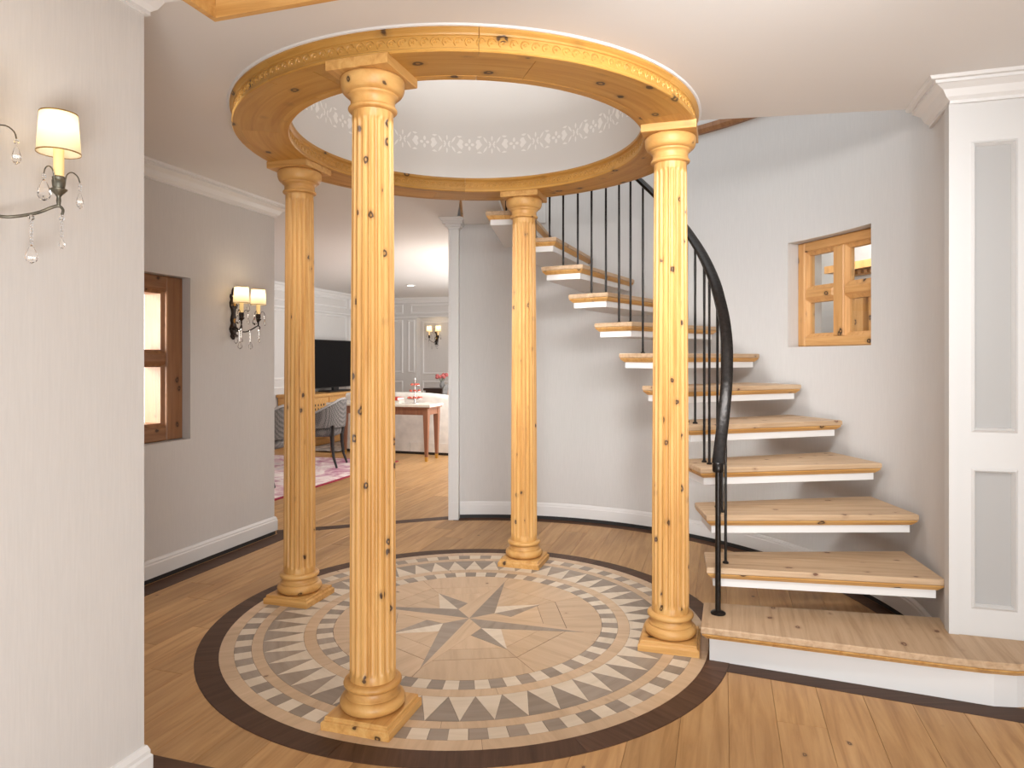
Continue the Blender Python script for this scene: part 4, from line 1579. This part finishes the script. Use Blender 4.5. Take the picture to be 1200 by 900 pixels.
def on_table(x, y):
    return Vector((-1.12, 8.55, 0.7205)) + U * x + V * y


# books
pb_ = on_table(-0.50, 0.16)
bw = thing('book', pb_, R(AX + 4), 'white book lying under the red one on the console', 'book')
MB().box(-0.13, 0.13, -0.09, 0.09, 0.0, 0.035).build('pages', 'paper', bw)
MB().box(-0.135, 0.132, -0.094, 0.094, 0.0355, 0.040).build('cover', 'paper', bw)
br_ = thing('book', pb_ + Vector((0, 0, 0.041)), R(AX - 3), 'bright red book lying on top of the white one', 'book')
MB().box(-0.12, 0.12, -0.085, 0.085, 0.003, 0.034).build('pages', 'paper', br_)
m = MB()
m.box(-0.124, 0.124, -0.09, 0.09, 0.0343, 0.038)
m.box(-0.124, 0.124, -0.09, 0.09, 0.0, 0.0028)
m.box(-0.124, 0.124, -0.0905, -0.0865, 0.0028, 0.0343)
m.build('cover', 'red_cover', br_)

# cake stand
pc_ = on_table(-0.20, 0.20)
ck_ = thing('cake_stand', pc_, 0, 'three-tier cake stand on the console table', 'cake stand')
MB().lathe([(0.05, 0), (0.05, 0.006), (0.012, 0.015), (0.007, 0.05), (0.006, 0.29), (0.010, 0.30), (0.012, 0.315), (0.004, 0.33)], 14).build('stem', 'silver', ck_, 50)
for r, z in ((0.115, 0.055), (0.09, 0.145), (0.07, 0.225)):
    MB().lathe([(0.01, z - 0.004), (r * 0.8, z - 0.002), (r, z + 0.008), (r, z + 0.011), (r * 0.8, z + 0.002), (0.01, z + 0.001)], 22).build('plate', 'silver', ck_, 50)
cake = None
for r, z, n in ((0.082, 0.0575, 8), (0.062, 0.1475, 6), (0.045, 0.2275, 5)):
    for i in range(n):
        a = 360 / n * i + z * 300
        q_ = pc_ + Vector((r * math.cos(R(a)), r * math.sin(R(a)), z))
        if cake is None:
            o = MB().lathe([(0.012, 0), (0.017, 0.010), (0.016, 0.022), (0.006, 0.030)], 8).build('cake', 'pastry_red', None, 50)
            cake = o.data
        else:
            o = link('cake', cake)
        o.location = q_
        tag(o, '%s red cake on the %s tier of the cake stand' % ('small', {0.0575: 'bottom', 0.1475: 'middle', 0.2275: 'top'}[z]), 'cake', 'red cakes on the cake stand', 'thing')

# side table with flowers, armchair and cushion beyond the sofa
stp = Vector((-1.23, 11.55, 0))
sd = thing('side_table', stp, R(AX), 'dark side table with flowers beyond the cream sofa', 'table')
MB().box(-0.22, 0.22, -0.17, 0.17, 0.76, 0.80).build('table_top', 'dark_wood', sd)
MB().box(-0.19, 0.19, -0.14, 0.14, 0.69, 0.7595).build('drawer_box', 'dark_wood', sd)
for sx in (-1, 1):
    for sy in (-1, 1):
        MB().tube([(sx * 0.18, sy * 0.13, 0.69), (sx * 0.19, sy * 0.14, 0.0)], [0.022, 0.014], 6).build('leg', 'dark_wood', sd)
vz = thing('flower_vase', stp + Vector((0.05, 0, 0.8005)), 0, 'glass vase of pink flowers on the dark side table', 'vase')
MB().lathe([(0.03, 0), (0.045, 0.03), (0.04, 0.07), (0.025, 0.10), (0.032, 0.12)], 14, cap1=False).build('vase', 'grey_velvet', vz, 50)
rg_ = random.Random(5)
for i in range(9):
    a = 40 * i
    rr = 0.03 + 0.05 * rg_.random()
    tip = Vector((rr * math.cos(R(a)) * 1.2, rr * math.sin(R(a)), 0.17 + 0.06 * rg_.random()))
    st_ = MB().tube([(0.005 * math.cos(R(a)), 0.005 * math.sin(R(a)), 0.06), tip * 0.6 + Vector((0, 0, 0.05)), tip], 0.003, 5).build('flower_stem', 'stem_green', vz)
    MB().sphere(tip, 0.034, 8, 5, 0.8).build('blossom', 'pink_petal', st_)
ac = thing('armchair', (-0.94, 10.90, 0), R(AX + 20), 'grey armchair showing above the sofa back', 'armchair')
b = MB()
loop = [(-0.16, -0.05), (0.34, -0.05), (0.36, 0.0), (0.34, 0.06), (-0.16, 0.06), (-0.18, 0.0)]
b.stack([[(x * f_ + 0.06 * (1 - f_), y, z) for x, y in loop] for f_, z in ((1, 0.12), (1, 0.72), (0.97, 0.82), (0.85, 0.88))])
b.build('armchair_back', 'grey_velvet', ac, 40)
b = MB(); b.box(-0.16, 0.34, -0.62, -0.055, 0.12, 0.42); b.build('armchair_seat', 'grey_velvet', ac)
for x in (-0.14, 0.30):
    MB().tube([(x, -0.56, 0.12), (x, -0.56, 0.0)], 0.02, 6).build('leg', 'dark_wood', ac)
    MB().tube([(x, 0.0, 0.12), (x, 0.0, 0.0)], 0.02, 6).build('leg', 'dark_wood', ac)
cu = MB()
loop = [(0.19 * math.copysign(abs(math.cos(R(a))) ** 0.5, math.cos(R(a))), 0.19 * math.copysign(abs(math.sin(R(a))) ** 0.5, math.sin(R(a)))) for a in range(0, 360, 15)]
cu.M = Matrix.Translation((-0.80, 10.28, 0.42 + 0.30)) @ Matrix.Rotation(R(AX), 4, 'Z') @ Matrix.Rotation(R(78), 4, 'X')
cu.stack([[(x * f_, y * f_, z) for x, y in loop] for f_, z in ((0.3, -0.06), (0.8, -0.045), (1.0, 0.0), (0.8, 0.045), (0.3, 0.06))])
tag(cu.build('cushion', 'cushion_pink', None, 50), 'peach pink cushion leaning behind the sofa back', 'cushion', None, 'thing')
